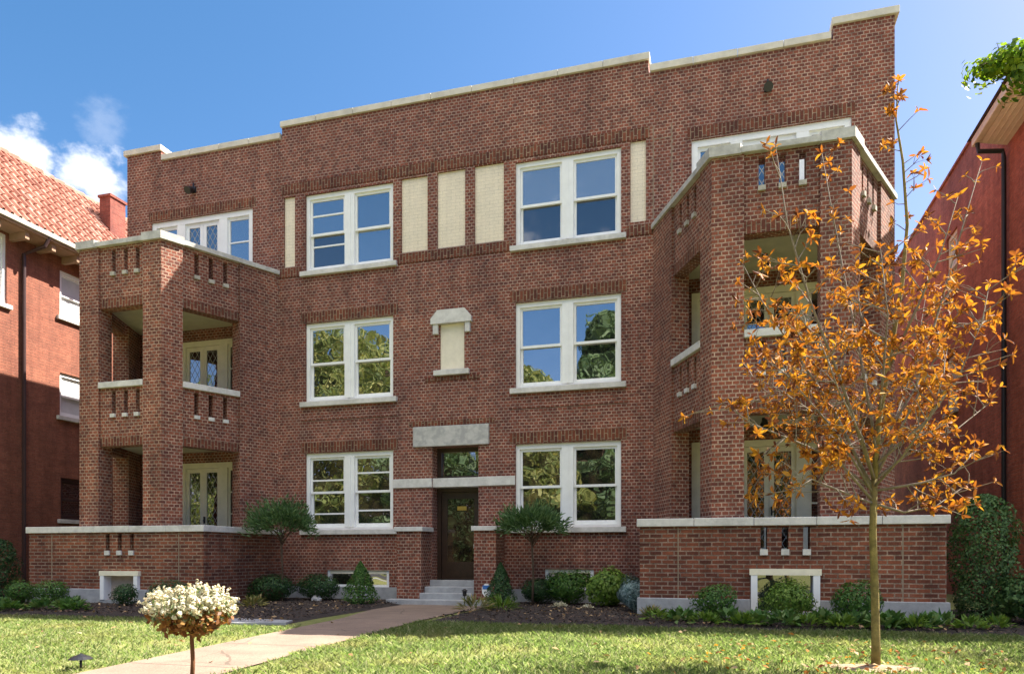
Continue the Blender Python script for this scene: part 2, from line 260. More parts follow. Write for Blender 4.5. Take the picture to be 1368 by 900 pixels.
# ------------------------------------------------------------------ mesh builder
class MB:
    def __init__(self): self.v = []; self.f = []; self.m = []; self.mats = []; self.smooth = False
    def mi(self, mat):
        if mat not in self.mats: self.mats.append(mat)
        return self.mats.index(mat)
    def face(self, pts, mat):
        b = len(self.v); self.v.extend([tuple(p) for p in pts]); self.f.append(tuple(range(b, b + len(pts)))); self.m.append(self.mi(mat))
    def hexa(self, p, mat):
        """8 points: 0-3 lower ring, 4-7 upper ring"""
        b = len(self.v); self.v.extend([tuple(q) for q in p]); k = self.mi(mat)
        for f in ((3, 2, 1, 0), (4, 5, 6, 7), (0, 1, 5, 4), (1, 2, 6, 5), (2, 3, 7, 6), (3, 0, 4, 7)):
            self.f.append(tuple(b + i for i in f)); self.m.append(k)
    def box(self, x0, x1, y0, y1, z0, z1, mat, xf=None):
        q = [(x0, y0, z0), (x1, y0, z0), (x1, y1, z0), (x0, y1, z0), (x0, y0, z1), (x1, y0, z1), (x1, y1, z1), (x0, y1, z1)]
        if xf: q = [xf(*a) for a in q]
        self.hexa(q, mat)
    def prism(self, poly, z0, z1, mat, mat_bottom=None):
        n = len(poly)
        self.face([(x, y, z1) for x, y in poly], mat); self.face([(x, y, z0) for x, y in reversed(poly)], mat_bottom or mat)
        for i in range(n):
            a, c = poly[i], poly[(i + 1) % n]
            self.face([(a[0], a[1], z0), (c[0], c[1], z0), (c[0], c[1], z1), (a[0], a[1], z1)], mat)
    def tube(self, pts, radii, mat, n=7, cap=True):
        pts = [Vector(p) for p in pts]; k = self.mi(mat); rings = []
        ref = Vector((0.31, 0.2, 0.93))
        for i, p in enumerate(pts):
            d = (pts[min(i + 1, len(pts) - 1)] - pts[max(i - 1, 0)])
            d = d.normalized() if d.length > 1e-9 else Vector((0, 0, 1))
            if abs(d.dot(ref)) > 0.95: ref = Vector((1, 0, 0.1)).normalized()
            a = d.cross(ref).normalized(); c = d.cross(a)
            b = len(self.v)
            for j in range(n):
                t = 2 * math.pi * j / n
                self.v.append(tuple(p + radii[i] * (math.cos(t) * a + math.sin(t) * c)))
            rings.append(b)
        for i in range(len(rings) - 1):
            for j in range(n):
                self.f.append((rings[i] + j, rings[i] + (j + 1) % n, rings[i + 1] + (j + 1) % n, rings[i + 1] + j)); self.m.append(k)
        if cap:
            self.f.append(tuple(rings[0] + j for j in reversed(range(n)))); self.m.append(k)
            self.f.append(tuple(rings[-1] + j for j in range(n))); self.m.append(k)
    def build(self, name, parent=None, base=(0, 0, 0), smooth=False, bevel=0):
        me = bpy.data.meshes.new(name)
        v = [(a - base[0], b - base[1], c - base[2]) for a, b, c in self.v]
        me.from_pydata(v, [], self.f); me.update()
        for mt in self.mats: me.materials.append(mt)
        me.polygons.foreach_set('material_index', self.m)
        if smooth: me.polygons.foreach_set('use_smooth', [True] * len(self.f))
        uvl = me.uv_layers.new(name='UVMap')
        for p in me.polygons:
            n = p.normal
            if abs(n.z) > 0.7:
                for li in p.loop_indices:
                    c = self.v[me.loops[li].vertex_index]; uvl.data[li].uv = (c[0], c[1])
            else:
                t = Vector((-n.y, n.x, 0)); t.normalize()
                if (t.x + 0.01 * t.y) < 0: t = -t
                for li in p.loop_indices:
                    c = self.v[me.loops[li].vertex_index]; uvl.data[li].uv = (c[0] * t.x + c[1] * t.y, c[2])
        o = bpy.data.objects.new(name, me); COL.objects.link(o)
        if parent: o.parent = parent
        if bevel:
            bv = o.modifiers.new('bevel', 'BEVEL'); bv.width = bevel; bv.segments = 2; bv.limit_method = 'ANGLE'
        return o

def panel(mb, p0, p1, z0, z1, holes, thick, mat, k0=0.0, s_range=None, back=True):
    """upright wall from plan point p0 to p1, outside on the right hand; holes = (s0,s1,za,zb)"""
    p0 = Vector(p0); p1 = Vector(p1); d = p1 - p0; Ls = d.length; d = d / Ls; n = Vector((d.y, -d.x))
    sa, sb = s_range or (0, Ls)
    ss = sorted({round(x, 4) for x in [sa, sb] + [h[i] for h in holes for i in (0, 1)] if sa - 1e-6 <= x <= sb + 1e-6})
    zs = sorted({round(x, 4) for x in [z0, z1] + [h[i] for h in holes for i in (2, 3)] if z0 - 1e-6 <= x <= z1 + 1e-6})
    def occ(i, j):
        if i < 0 or j < 0 or i >= len(ss) - 1 or j >= len(zs) - 1: return False
        cs = (ss[i] + ss[i + 1]) / 2; cz = (zs[j] + zs[j + 1]) / 2
        return not any(h[0] < cs < h[1] and h[2] < cz < h[3] for h in holes)
    def P(s, z, k):
        q = p0 + d * s - n * (k + k0); return (q.x, q.y, z)
    for i in range(len(ss) - 1):
        for j in range(len(zs) - 1):
            if not occ(i, j): continue
            a, b, c, e = ss[i], ss[i + 1], zs[j], zs[j + 1]
            mb.face([P(a, c, 0), P(b, c, 0), P(b, e, 0), P(a, e, 0)], mat)
            if back: mb.face([P(b, c, thick), P(a, c, thick), P(a, e, thick), P(b, e, thick)], mat)
            if not occ(i - 1, j): mb.face([P(a, c, thick), P(a, c, 0), P(a, e, 0), P(a, e, thick)], mat)
            if not occ(i + 1, j): mb.face([P(b, c, 0), P(b, c, thick), P(b, e, thick), P(b, e, 0)], mat)
            if not occ(i, j - 1): mb.face([P(a, c, thick), P(b, c, thick), P(b, c, 0), P(a, c, 0)], mat)
            if not occ(i, j + 1): mb.face([P(a, e, 0), P(b, e, 0), P(b, e, thick), P(a, e, thick)], mat)
def strip(mb, p0, p1, s0, s1, k0, k1, z0, z1, mat):
    """box along a plan line p0->p1, k measured inward"""
    p0 = Vector(p0); p1 = Vector(p1); d = (p1 - p0).normalized(); n = Vector((d.y, -d.x))
    q = []
    for z in (z0, z1):
        for s, k in ((s0, k0), (s1, k0), (s1, k1), (s0, k1)):
            w = p0 + d * s - n * k; q.append((w.x, w.y, z))
    mb.hexa(q, mat)

def tag(o, label=None, cat=None, group=None, kind=None):
    if label: o['label'] = label
    if cat: o['category'] = cat
    if group: o['group'] = group
    if kind: o['kind'] = kind
    return o
def empty(name, loc, label=None, cat=None, group=None):
    o = bpy.data.objects.new(name, None); COL.objects.link(o); o.location = loc; o.empty_display_size = 0.2
    return tag(o, label, cat, group)

# ------------------------------------------------------------------ array meshes (leaves, grass)
def array_mesh(name, verts, faces, mat, parent=None):
    me = bpy.data.meshes.new(name); n = len(verts); k = faces.shape[1]; nf = len(faces)
    me.vertices.add(n); me.vertices.foreach_set('co', verts.astype(np.float32).ravel())
    me.loops.add(nf * k); me.loops.foreach_set('vertex_index', faces.astype(np.int32).ravel())
    me.polygons.add(nf); me.polygons.foreach_set('loop_start', (np.arange(nf) * k).astype(np.int32))
    me.update(calc_edges=True); me.validate(); me.materials.append(mat)
    o = bpy.data.objects.new(name, me); COL.objects.link(o)
    if parent: o.parent = parent
    return o
def unit(a): return a / np.maximum(np.linalg.norm(a, axis=1, keepdims=True), 1e-9)
def leaf_quads(p, nrm, length, width, fold=0.12, rng=RNG, tdir=None):
    n = len(p); nrm = unit(nrm)
    t = rng.normal(size=(n, 3)) if tdir is None else tdir + 0.35 * rng.normal(size=(n, 3))
    t = unit(t - (t * nrm).sum(1, keepdims=True) * nrm); b = np.cross(nrm, t)
    sc = rng.uniform(0.65, 1.3, (n, 1)); l = length * sc; w = width * sc
    v = np.stack([p - t * l / 2, p + b * w / 2 + nrm * fold * w + t * l * 0.05, p + t * l / 2, p - b * w / 2 + nrm * fold * w + t * l * 0.05], 1).reshape(-1, 3)
    f = np.arange(n * 4).reshape(n, 4)
    return v, f
def blob_points(n, c, rad, rng=RNG, inner=0.45, lump=0.2, seed=0, zmin=None):
    r = np.random.default_rng(seed)
    d = unit(rng.normal(size=(n, 3)))
    bump_ = np.zeros(n)
    for _ in range(9):
        q = unit(r.normal(size=(1, 3)))[0]; bump_ += r.uniform(0.5, 1.0) * np.exp(-((1 - d @ q) / 0.10))
    rr = (inner + (1 - inner) * rng.random(n) ** 0.45) * (1 - lump * 0.5 + lump * bump_)
    p = np.array(c) + d * rr[:, None] * np.array(rad)
    nr = unit(d / np.array(rad) + 0.55 * rng.normal(size=(n, 3)))
    if zmin is not None:
        k = p[:, 2] > zmin; p, nr = p[k], nr[k]
    return p, nr

# ================================================================== SKY, SUN, CAMERA
SUN = Vector((0.71, 0.50, 1.0)).normalized()
w = bpy.data.worlds.new('World'); scene.world = w; w.use_nodes = True
nt = w.node_tree; nt.nodes.clear()
wo = nt.nodes.new('ShaderNodeOutputWorld'); bg = nt.nodes.new('ShaderNodeBackground')
sky = nt.nodes.new('ShaderNodeTexSky'); sky.sky_type = 'NISHITA'; sky.sun_disc = False
sky.sun_elevation = math.asin(SUN.z); sky.sun_rotation = math.atan2(SUN.x, SUN.y)
sky.altitude = 150; sky.air_density = 1.0; sky.dust_density = 1.1; sky.ozone_density = 1.2
tc = N(nt, 'ShaderNodeTexCoord'); dirv = tc.outputs['Generated']
def cloud_mask(center, size, thr, soft, nscale, seed):
    c = Vector(center).normalized()
    d = N(nt, 'ShaderNodeVectorMath', operation='DISTANCE'); L(nt, dirv, d.inputs[0]); d.inputs[1].default_value = c
    fall = math_n(nt, 'SUBTRACT', 1.0, math_n(nt, 'DIVIDE', d.outputs['Value'], size))
    mp = N(nt, 'ShaderNodeMapping'); mp.inputs['Location'].default_value = (seed, seed * 0.7, 0); mp.inputs['Scale'].default_value = (1, 1, 1.5); L(nt, dirv, mp.inputs[0])
    nz = N(nt, 'ShaderNodeTexNoise', Scale=nscale, Detail=8.0, Roughness=0.58); L(nt, mp.outputs[0], nz.inputs['Vector'])
    s = math_n(nt, 'ADD', fall, math_n(nt, 'MULTIPLY', math_n(nt, 'SUBTRACT', nz.outputs['Fac'], 0.5), 1.9))
    mr = N(nt, 'ShaderNodeMapRange'); mr.interpolation_type = 'SMOOTHSTEP'; L(nt, s, mr.inputs['Value'])
    mr.inputs['From Min'].default_value = thr; mr.inputs['From Max'].default_value = thr + soft
    return mr.outputs['Result']
def dirpx(u, v): return AX + (u - PX) / FPX * RT + (HY - v) / FPX * UP
SKY_STRENGTH = 0.06
CLOUD = 6.5
c1 = cloud_mask(dirpx(20, 212), 0.062, 0.36, 0.6, 19, 3.1)
c2 = cloud_mask(dirpx(122, 242), 0.055, 0.24, 0.6, 19, 8.3)
c3 = cloud_mask(dirpx(135, 165), 0.05, 0.45, 0.6, 22, 5.5)
fill_cloud = cloud_mask((0.05, -0.42, 0.90), 0.62, 0.0, 0.5, 3.0, 1.7)  # added bright cloud, out of view behind the camera, fills the shaded facade
cl = math_n(nt, 'MAXIMUM', math_n(nt, 'MAXIMUM', c1, c2), math_n(nt, 'MULTIPLY', c3, 0.15))
skycol = mixc(nt, 1.0, sky.outputs[0], (0.77, 0.77, 0.96), 'MULTIPLY')
sps = nt.nodes.new('ShaderNodeSeparateColor'); L(nt, skycol, sps.inputs[0])
cmb = nt.nodes.new('ShaderNodeCombineColor'); L(nt, math_n(nt, 'MULTIPLY', math_n(nt, 'POWER', sps.outputs[0], 1.5), 0.64), cmb.inputs[0]); L(nt, sps.outputs[1], cmb.inputs[1]); L(nt, sps.outputs[2], cmb.inputs[2])
skycol = cmb.outputs[0]
col = mixc(nt, cl, skycol, (CLOUD, CLOUD, CLOUD * 1.02))
col = mixc(nt, fill_cloud, col, (18, 17, 16))
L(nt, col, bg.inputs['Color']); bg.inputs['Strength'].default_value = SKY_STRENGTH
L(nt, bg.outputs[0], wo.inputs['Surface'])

sl = bpy.data.lights.new('sun', 'SUN'); sl.energy = 5.0; sl.angle = R(0.5); sl.color = (1.0, 0.93, 0.82)
so = bpy.data.objects.new('sun', sl); COL.objects.link(so); so.rotation_euler = SUN.to_track_quat('Z', 'Y').to_euler(); so.location = (20, 20, 40)

cam = bpy.data.cameras.new('camera'); cam.sensor_width = 36; cam.sensor_fit = 'HORIZONTAL'; cam.lens = FPX / 1368 * 36
cam.shift_y = (HY - 450) / 1368; cam.clip_end = 3000; cam.clip_start = 0.05
co = bpy.data.objects.new('camera', cam); COL.objects.link(co); co.location = (0, -CAM_D, CAM_Z); co.rotation_euler = (R(90), 0, YAW)
scene.camera = co
vs = scene.view_settings; vs.view_transform = 'Standard'; vs.look = 'None'; vs.gamma = 1; vs.exposure = 2.0; vs.use_curve_mapping = False

# ================================================================== GROUND
def sheet(name, poly_rows, mat, kind='structure'):
    pass
g = MB()
xs = [-900, -200, -60, -30] + [x for x in np.arange(-22, 12.1, 1.0)] + [30, 60, 200, 900]
ys = [-900, -200, -60] + [y for y in np.arange(-36, 4.1, 0.5)] + [20, 60, 200, 900]
for i in range(len(xs) - 1):
    for j in range(len(ys) - 1):
        g.face([(xs[a], ys[b], ground_z(xs[a], ys[b])) for a, b in ((i, j), (i + 1, j), (i + 1, j + 1), (i, j + 1))], M['lawn'])
tag(g.build('ground'), kind='structure')

def strip_sheet(name, left, right, lift, mat):
    """sheet between two polylines sampled at the same y values, following the ground"""
    mb = MB()
    for (a0, b0), (a1, b1) in zip(zip(left, right), zip(left[1:], right[1:])):
        mb.face([(a0[0], a0[1], ground_z(*a0) + lift), (b0[0], b0[1], ground_z(*b0) + lift), (b1[0], b1[1], ground_z(*b1) + lift), (a1[0], a1[1], ground_z(*a1) + lift)], mat)
    return tag(mb.build(name), kind='structure')
WALK_L = lambda y: -6.35 if y > -2.6 else (-6.35 + min(1, (-2.6 - y) / 1.8) * 0.42)
WALK_R = lambda y: -4.45 if y > -2.2 else -4.55
wy = [-1.02] + [float(y) for y in np.arange(-1.5, -22.1, -0.5)]
strip_sheet('walkway', [(WALK_L(y), y) for y in wy], [(WALK_R(y), y) for y in wy], 0.016, M['walk'])
def bed_edge_right(x):
    return -4.45 + 0.10 * math.sin(x * 1.3) + 0.05 * math.sin(x * 3.7 + 1) + (0.12 if x > 1 else -0.18 if x < -2.5 else 0)
def bed_edge_left(x):
    return -5.15 + 0.10 * math.sin(x * 1.1) + 0.05 * math.sin(x * 3.1) - 0.35 * max(0, min(1, (x + 9) / 2.5)) 
def mulch(name, x0, x1, fn, y_back):
    mb = MB(); xx = np.linspace(x0, x1, 90)
    for a, b in zip(xx, xx[1:]):
        ra = [y_back + (fn(a) - y_back) * t for t in (0, .25, .5, .75, .93, 1)]; rb = [y_back + (fn(b) - y_back) * t for t in (0, .25, .5, .75, .93, 1)]
        h0 = [0.05, 0.055, 0.05, 0.04, 0.025, 0.004]
        ta, tb = [min(1, min(q - x0, x1 - q) / .35) for q in (a, b)]
        ha = [.004 + (q - .004) * ta for q in h0]; hb = [.004 + (q - .004) * tb for q in h0]
        for k in range(5):
            mb.face([(a, ra[k + 1], ground_z(a, ra[k + 1]) + ha[k + 1]), (b, rb[k + 1], ground_z(b, rb[k + 1]) + hb[k + 1]), (b, rb[k], ground_z(b, rb[k]) + hb[k]), (a, ra[k], ground_z(a, ra[k]) + ha[k])], M['mulch'])
    return tag(mb.build(name, smooth=True), kind='structure')
mulch('mulch_bed', -4.42, 9.0, bed_edge_right, -0.02)
mulch('mulch_bed', -17.8, -6.38, bed_edge_left, -0.02)
# mulch ring round the young tree
TREE = Vector((1.47, -7.28, ground_z(0, -7.28)))
mb = MB(); ringp = [(TREE.x + (0.44 + 0.06 * math.sin(3 * t)) * math.cos(t), TREE.y + (0.26 + 0.04 * math.cos(2 * t)) * math.sin(t)) for t in np.linspace(0, 2 * math.pi, 33)[:-1]]
for a, b in zip(ringp, ringp[1:] + ringp[:1]):
    mb.face([(a[0], a[1], ground_z(*a) + 0.006), (b[0], b[1], ground_z(*b) + 0.006), (TREE.x, TREE.y, TREE.z + 0.05)], M['ring'])
tag(mb.build('mulch_ring', smooth=True), kind='structure')
strip_sheet('sidewalk', [(-60, -17.6), (-60, -19.2)], [(60, -17.6), (60, -19.2)], 0.012, M['concrete'])
strip_sheet('road', [(-120, -21.5), (-120, -30)], [(120, -21.5), (120, -30)], 0.008, M['asphalt'])

# ================================================================== THE APARTMENT BUILDING
BX0, BX1 = -14.48, 3.18
CX = -5.65
BASE = (CX, 0, 0.1)
bld = empty('apartment_building', BASE, 'three-storey brown brick apartment building with two projecting porches and stepped parapet', 'building')
def B(mb, name, parent=bld, **kw): return mb.build(name, parent, BASE, **kw)

WIN = {}   # (x0,x1,z0,z1)
for side, (a, b) in {'L': (-9.34, -7.09), 'R': (-4.21, -1.94)}.items():
    WIN[side + '1'] = (a, b, 1.74, 3.53); WIN[side + '2'] = (a, b, 4.73, 6.58); WIN[side + '3'] = (a, b, 7.79, 9.60)
PANELS = [(-9.92, -9.62, 7.96, 9.62), (-6.89, -6.25, 7.96, 9.63), (-6.02, -5.36, 7.96, 9.65), (-5.14, -4.47, 7.96, 9.66), (-1.75, -1.43, 8.0, 9.67)]
NICHE = (-5.95, -5.38, 5.24, 6.30)
DOOR = (-6.14, -5.05, 0.6, 3.56)
FRENCH = []
for cx in (0.96, -12.26):
    for z0, z1 in ((0.95, 3.42), (3.97, 6.43), (7.0, 9.50)):
        FRENCH.append((cx - 1.48, cx + 1.48, z0, z1))
BASEWIN = [(-8.77, -7.19, 0.42, 0.80), (-3.56, -2.51, 0.42, 0.85)]
holes = [(h[0] - BX0, h[1] - BX0, h[2], h[3]) for h in list(WIN.values()) + PANELS + [NICHE, DOOR] + FRENCH + BASEWIN]
holes += [(-13.44 - BX0, -9.97 - BX0, 11.02, 11.28), (-1.38 - BX0, 2.11 - BX0, 11.02, 11.28)]
mb = MB()
panel(mb, (BX0, 0), (BX1, 0), 0.42, 11.28, holes, 0.32, M['brick'])
panel(mb, (BX1, 0.32), (BX1, 15), 0.42, 11.0, [], 0.3, M['brick'])
panel(mb, (BX0, 15), (BX0, 0.32), 0.42, 11.0, [], 0.3, M['brick'])
panel(mb, (BX1, 15), (BX0, 15), 0.42, 11.0, [], 0.3, M['brick'])
B(mb, 'facade')
mb = MB(); mb.box(BX0 + 0.31, BX1 - 0.31, 0.33, 14.69, 10.3, 10.5, M['asphalt']); B(mb, 'flat_roof')
# dark rooms behind the glass
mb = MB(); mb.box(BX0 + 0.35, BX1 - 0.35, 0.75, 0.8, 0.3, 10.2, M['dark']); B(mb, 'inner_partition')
# concrete base
mb = MB()
mb.box(-10.0, -6.74, -0.05, 0.3, 0.0, 0.42, M['concrete']); mb.box(-4.44, -1.3, -0.05, 0.3, 0.0, 0.42, M['concrete'])
mb.box(BX0, -10.0, 0.0, 0.3, 0, 0.42, M['concrete']); mb.box(-1.3, BX1, 0.0, 0.3, 0, 0.42, M['concrete']); mb.box(-6.74, -4.44, 0.02, 0.3, 0, 0.42, M['concrete'])
mb.box(BX0, BX0 + .3, 0.3, 15, 0, 0.42, M['concrete']); mb.box(BX1 - .3, BX1, 0.3, 15, 0, 0.42, M['concrete'])
B(mb, 'foundation')
# coping
for x0, x1, z in ((BX0 - 0.05, -13.44, 11.28), (-13.44, -9.97, 11.02), (-9.97, -1.38, 11.28), (-1.38, 2.11, 11.02), (2.11, BX1 + 0.05, 11.28)):
    mb = MB()
    if z > 11.2: x0 -= 0.03; x1 += 0.03
    else: x0 += 0.031; x1 -= 0.031
    n = max(1, round((x1 - x0) / 0.95)); st = (x1 - x0) / n
    for i in range(n): mb.box(x0 + i * st + 0.004, x0 + (i + 1) * st - 0.004, -0.05 + random.uniform(-.004, .004), 0.36, z + 0.001, z + 0.14 + random.uniform(-.006, .004), M['coping'])
    B(mb, 'coping', bevel=0.008)
for x0, x1 in ((BX0 - 0.05, BX0 + 0.35), (BX1 - 0.35, BX1 + 0.05)):
    mb = MB(); mb.box(x0, x1, 0.37, 15, 11.0, 11.12, M['coping']); B(mb, 'coping')

# soldier courses and string courses, a few millimetres proud of the wall
def course(x0, x1, z0, z1, proud, mat):
    mb = MB(); mb.box(x0, x1, -proud, 0.02, z0, z1, mat); B(mb, 'soldier_course')
course(-9.98, -1.36, 9.69, 9.92, 0.012, M['soldier'])
course(-10.02, -9.44, 7.72, 7.93, 0.018, M['soldier'])
for a, b in ((-6.98, -4.32), (-1.83, -1.30)): course(a, b, 7.72, 7.93, 0.018, M['soldier'])
for a, b in ((-9.46, -6.97), (-4.33, -1.82)):
    course(a, b, 6.60, 6.83, 0.010, M['soldier']); course(a, b, 3.55, 3.78, 0.010, M['soldier']); course(a, b, 4.30, 4.38, 0.02, M['brick'])
course(-6.3, -5.02, 5.02, 5.1, 0.02, M['soldier'])
course(-13.8, -10.7, 9.53, 9.75, 0.010, M['soldier']); course(-0.6, 2.5, 9.53, 9.75, 0.010, M['soldier'])
course(-6.7, -4.68, 4.03, 4.14, 0.012, M['soldier'])
# thin vertical mortar joints beside the right porch
for x, x2, a, b in ((-1.29, -1.272, 8.0, 9.93), (-0.92, -.902, 8.1, 9.93), (-1.27, -.922, 9.63, 9.645)):
    mb = MB(); mb.box(x, x2, -0.004, 0.01, a, b, M['joint']); B(mb, 'control_joint')
mb = MB(); mb.tube([(-10.16, -0.03, 7.75), (-10.16, -0.03, 1.8)], [0.018, 0.018], M['gutter'], 8); B(mb, 'conduit')

# cream panels
for x0, x1, z0, z1 in PANELS:
    mb = MB(); mb.box(x0 + 0.001, x1 - 0.001, 0.045, 0.1, z0 + 0.001, z1 - 0.001, M['panel_brick'])
    B(mb, 'blind_panel')
# stone niche on the middle floor
x0, x1, z0, z1 = NICHE
mb = MB(); mb.box(x0 + .001, x1 - .001, 0.03, 0.1, z0 + .001, z1 - .001, M['panel']); nb = B(mb, 'niche_panel')
mb = MB(); zt = 6.26
prof = [(-6.14, zt), (-6.14, zt + 0.12), (-5.98, zt + 0.30), (-5.35, zt + 0.30), (-5.19, zt + 0.12), (-5.19, zt)]
b0 = [(x, -0.10, z) for x, z in prof]; b1 = [(x, 0.02, z) for x, z in prof]
mb.face(list(reversed(b0)) if False else b0[::-1], M['stone']); mb.face(b1, M['stone'])
for i in range(6):
    j = (i + 1) % 6; mb.face([b0[i], b0[j], b1[j], b1[i]], M['stone'])
B(mb, 'hood_stone', nb, bevel=0.01)
for xa in (-6.10, -5.35):
    mb = MB(); mb.box(xa, xa + 0.12, -0.07, 0.02, zt - 0.22, zt - 0.002, M['stone']); B(mb, 'corbel', nb, bevel=0.01)
mb = MB(); mb.box(-6.08, -5.25, -0.09, 0.03, 5.12, 5.238, M['stone']); B(mb, 'sill', nb, bevel=0.01)

# ---- double hung windows
def dh_window(rect, xf, panes=('glass', 'glass', 'glass', 'glass'), bars=(), builder=None, parent=None, units=2, frame_mat='white', sill_mat='stone', sill=True, head=0.10):
    x0, x1, z0, z1 = rect; fm = M[frame_mat]; BB = builder
    mb = MB(); e = 0.001
    mb.box(x0 + e, x0 + 0.085, 0.05, 0.2, z0 + e, z1 - e, fm, xf); mb.box(x1 - 0.085, x1 - e, 0.05, 0.2, z0 + e, z1 - e, fm, xf)
    mb.box(x0 + 0.085, x1 - 0.085, 0.052, 0.198, z1 - head, z1 - e, fm, xf); mb.box(x0 + 0.085, x1 - 0.085, 0.052, 0.22, z0 + e, z0 + 0.06, fm, xf)
    op = []
    if units == 2:
        c = (x0 + x1) / 2; mb.box(c - 0.125, c + 0.125, 0.045, 0.2, z0 + 0.06, z1 - head, fm, xf)
        mb.box(c - 0.03, c + 0.03, 0.032, 0.05, z0 + 0.06, z1 - head, fm, xf)
        op = [(x0 + 0.085, c - 0.125), (c + 0.125, x1 - 0.085)]
    else: op = [(x0 + 0.085, x1 - 0.085)]
    wn = BB(mb, 'window', parent) if parent else BB(mb, 'window')
    zm = (z0 + 0.06 + z1 - head) / 2; k = 0
    for ui, (a, b) in enumerate(op):
        for lo, hi, yy, up in ((zm - 0.03, z1 - head, 0.09, 1), (z0 + 0.06, zm + 0.03, 0.135, 0)):
            s = MB(); st = 0.05; br = 0.055 if up else 0.085
            s.box(a + e, a + st, yy, yy + 0.04, lo + e, hi - e, fm, xf); s.box(b - st, b - e, yy, yy + 0.04, lo + e, hi - e, fm, xf)
            s.box(a + st, b - st, yy + e, yy + 0.039, hi - 0.055, hi - e, fm, xf); s.box(a + st, b - st, yy + e, yy + 0.039, lo + e, lo + br, fm, xf)
            for (u_, up_, f_) in bars:
                if u_ == ui and up_ == up: zz = lo + br + f_ * (hi - lo - br - .055); s.box(a + st, b - st, yy + 0.002, yy + 0.03, zz - 0.018, zz + 0.018, fm, xf)
            sh = BB(s, 'sash', wn)
            p = MB(); g_ = M[panes[ui * 2 + (0 if up else 1)]]; tl = random.uniform(-0.004, 0.004); t2 = random.uniform(-0.004, 0.004)
            q = [(a + st, yy + 0.021 + tl, lo + br), (b - st, yy + 0.021 - tl, lo + br), (b - st, yy + 0.021 - tl + t2, hi - 0.055), (a + st, yy + 0.021 + tl + t2, hi - 0.055)]
            p.face([xf(*r) for r in q], g_); BB(p, 'pane', wn)
    if sill:
        s = MB(); s.box(x0 - 0.11, x1 + 0.11, -0.085, 0.06, z0 - 0.115, z0 - 0.002, M[sill_mat], xf); BB(s, 'sill', wn, bevel=0.008)
    return wn
XF = lambda s, k, z: (s, k, z)
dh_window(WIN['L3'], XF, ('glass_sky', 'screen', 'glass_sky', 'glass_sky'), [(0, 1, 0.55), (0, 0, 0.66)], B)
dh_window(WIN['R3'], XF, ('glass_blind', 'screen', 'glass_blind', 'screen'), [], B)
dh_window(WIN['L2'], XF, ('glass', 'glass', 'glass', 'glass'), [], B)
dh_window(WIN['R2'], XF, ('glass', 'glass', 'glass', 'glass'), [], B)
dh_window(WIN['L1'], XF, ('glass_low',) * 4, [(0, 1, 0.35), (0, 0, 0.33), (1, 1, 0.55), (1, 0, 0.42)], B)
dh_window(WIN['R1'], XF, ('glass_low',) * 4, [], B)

# ---- basement windows in the facade
for x0, x1, z0, z1 in BASEWIN:
    mb = MB(); f = M['white']
    mb.box(x0 + .001, x0 + .07, .03, .15, z0 + .001, z1 - .001, f); mb.box(x1 - .07, x1 - .001, .03, .15, z0 + .001, z1 - .001, f)
    mb.box(x0 + .07, x1 - .07, .032, .148, z1 - .08, z1 - .001, M['cream']); mb.box(x0 + .07, x1 - .07, .032, .148, z0 + .001, z0 + .05, f)
    bw_ = B(mb, 'basement_window'); mb = MB(); mb.face([(x0 + .07, .09, z0 + .05), (x1 - .07, .09, z0 + .05), (x1 - .07, .09, z1 - .08), (x0 + .07, .09, z1 - .08)], M['glass_low']); B(mb, 'pane', bw_)

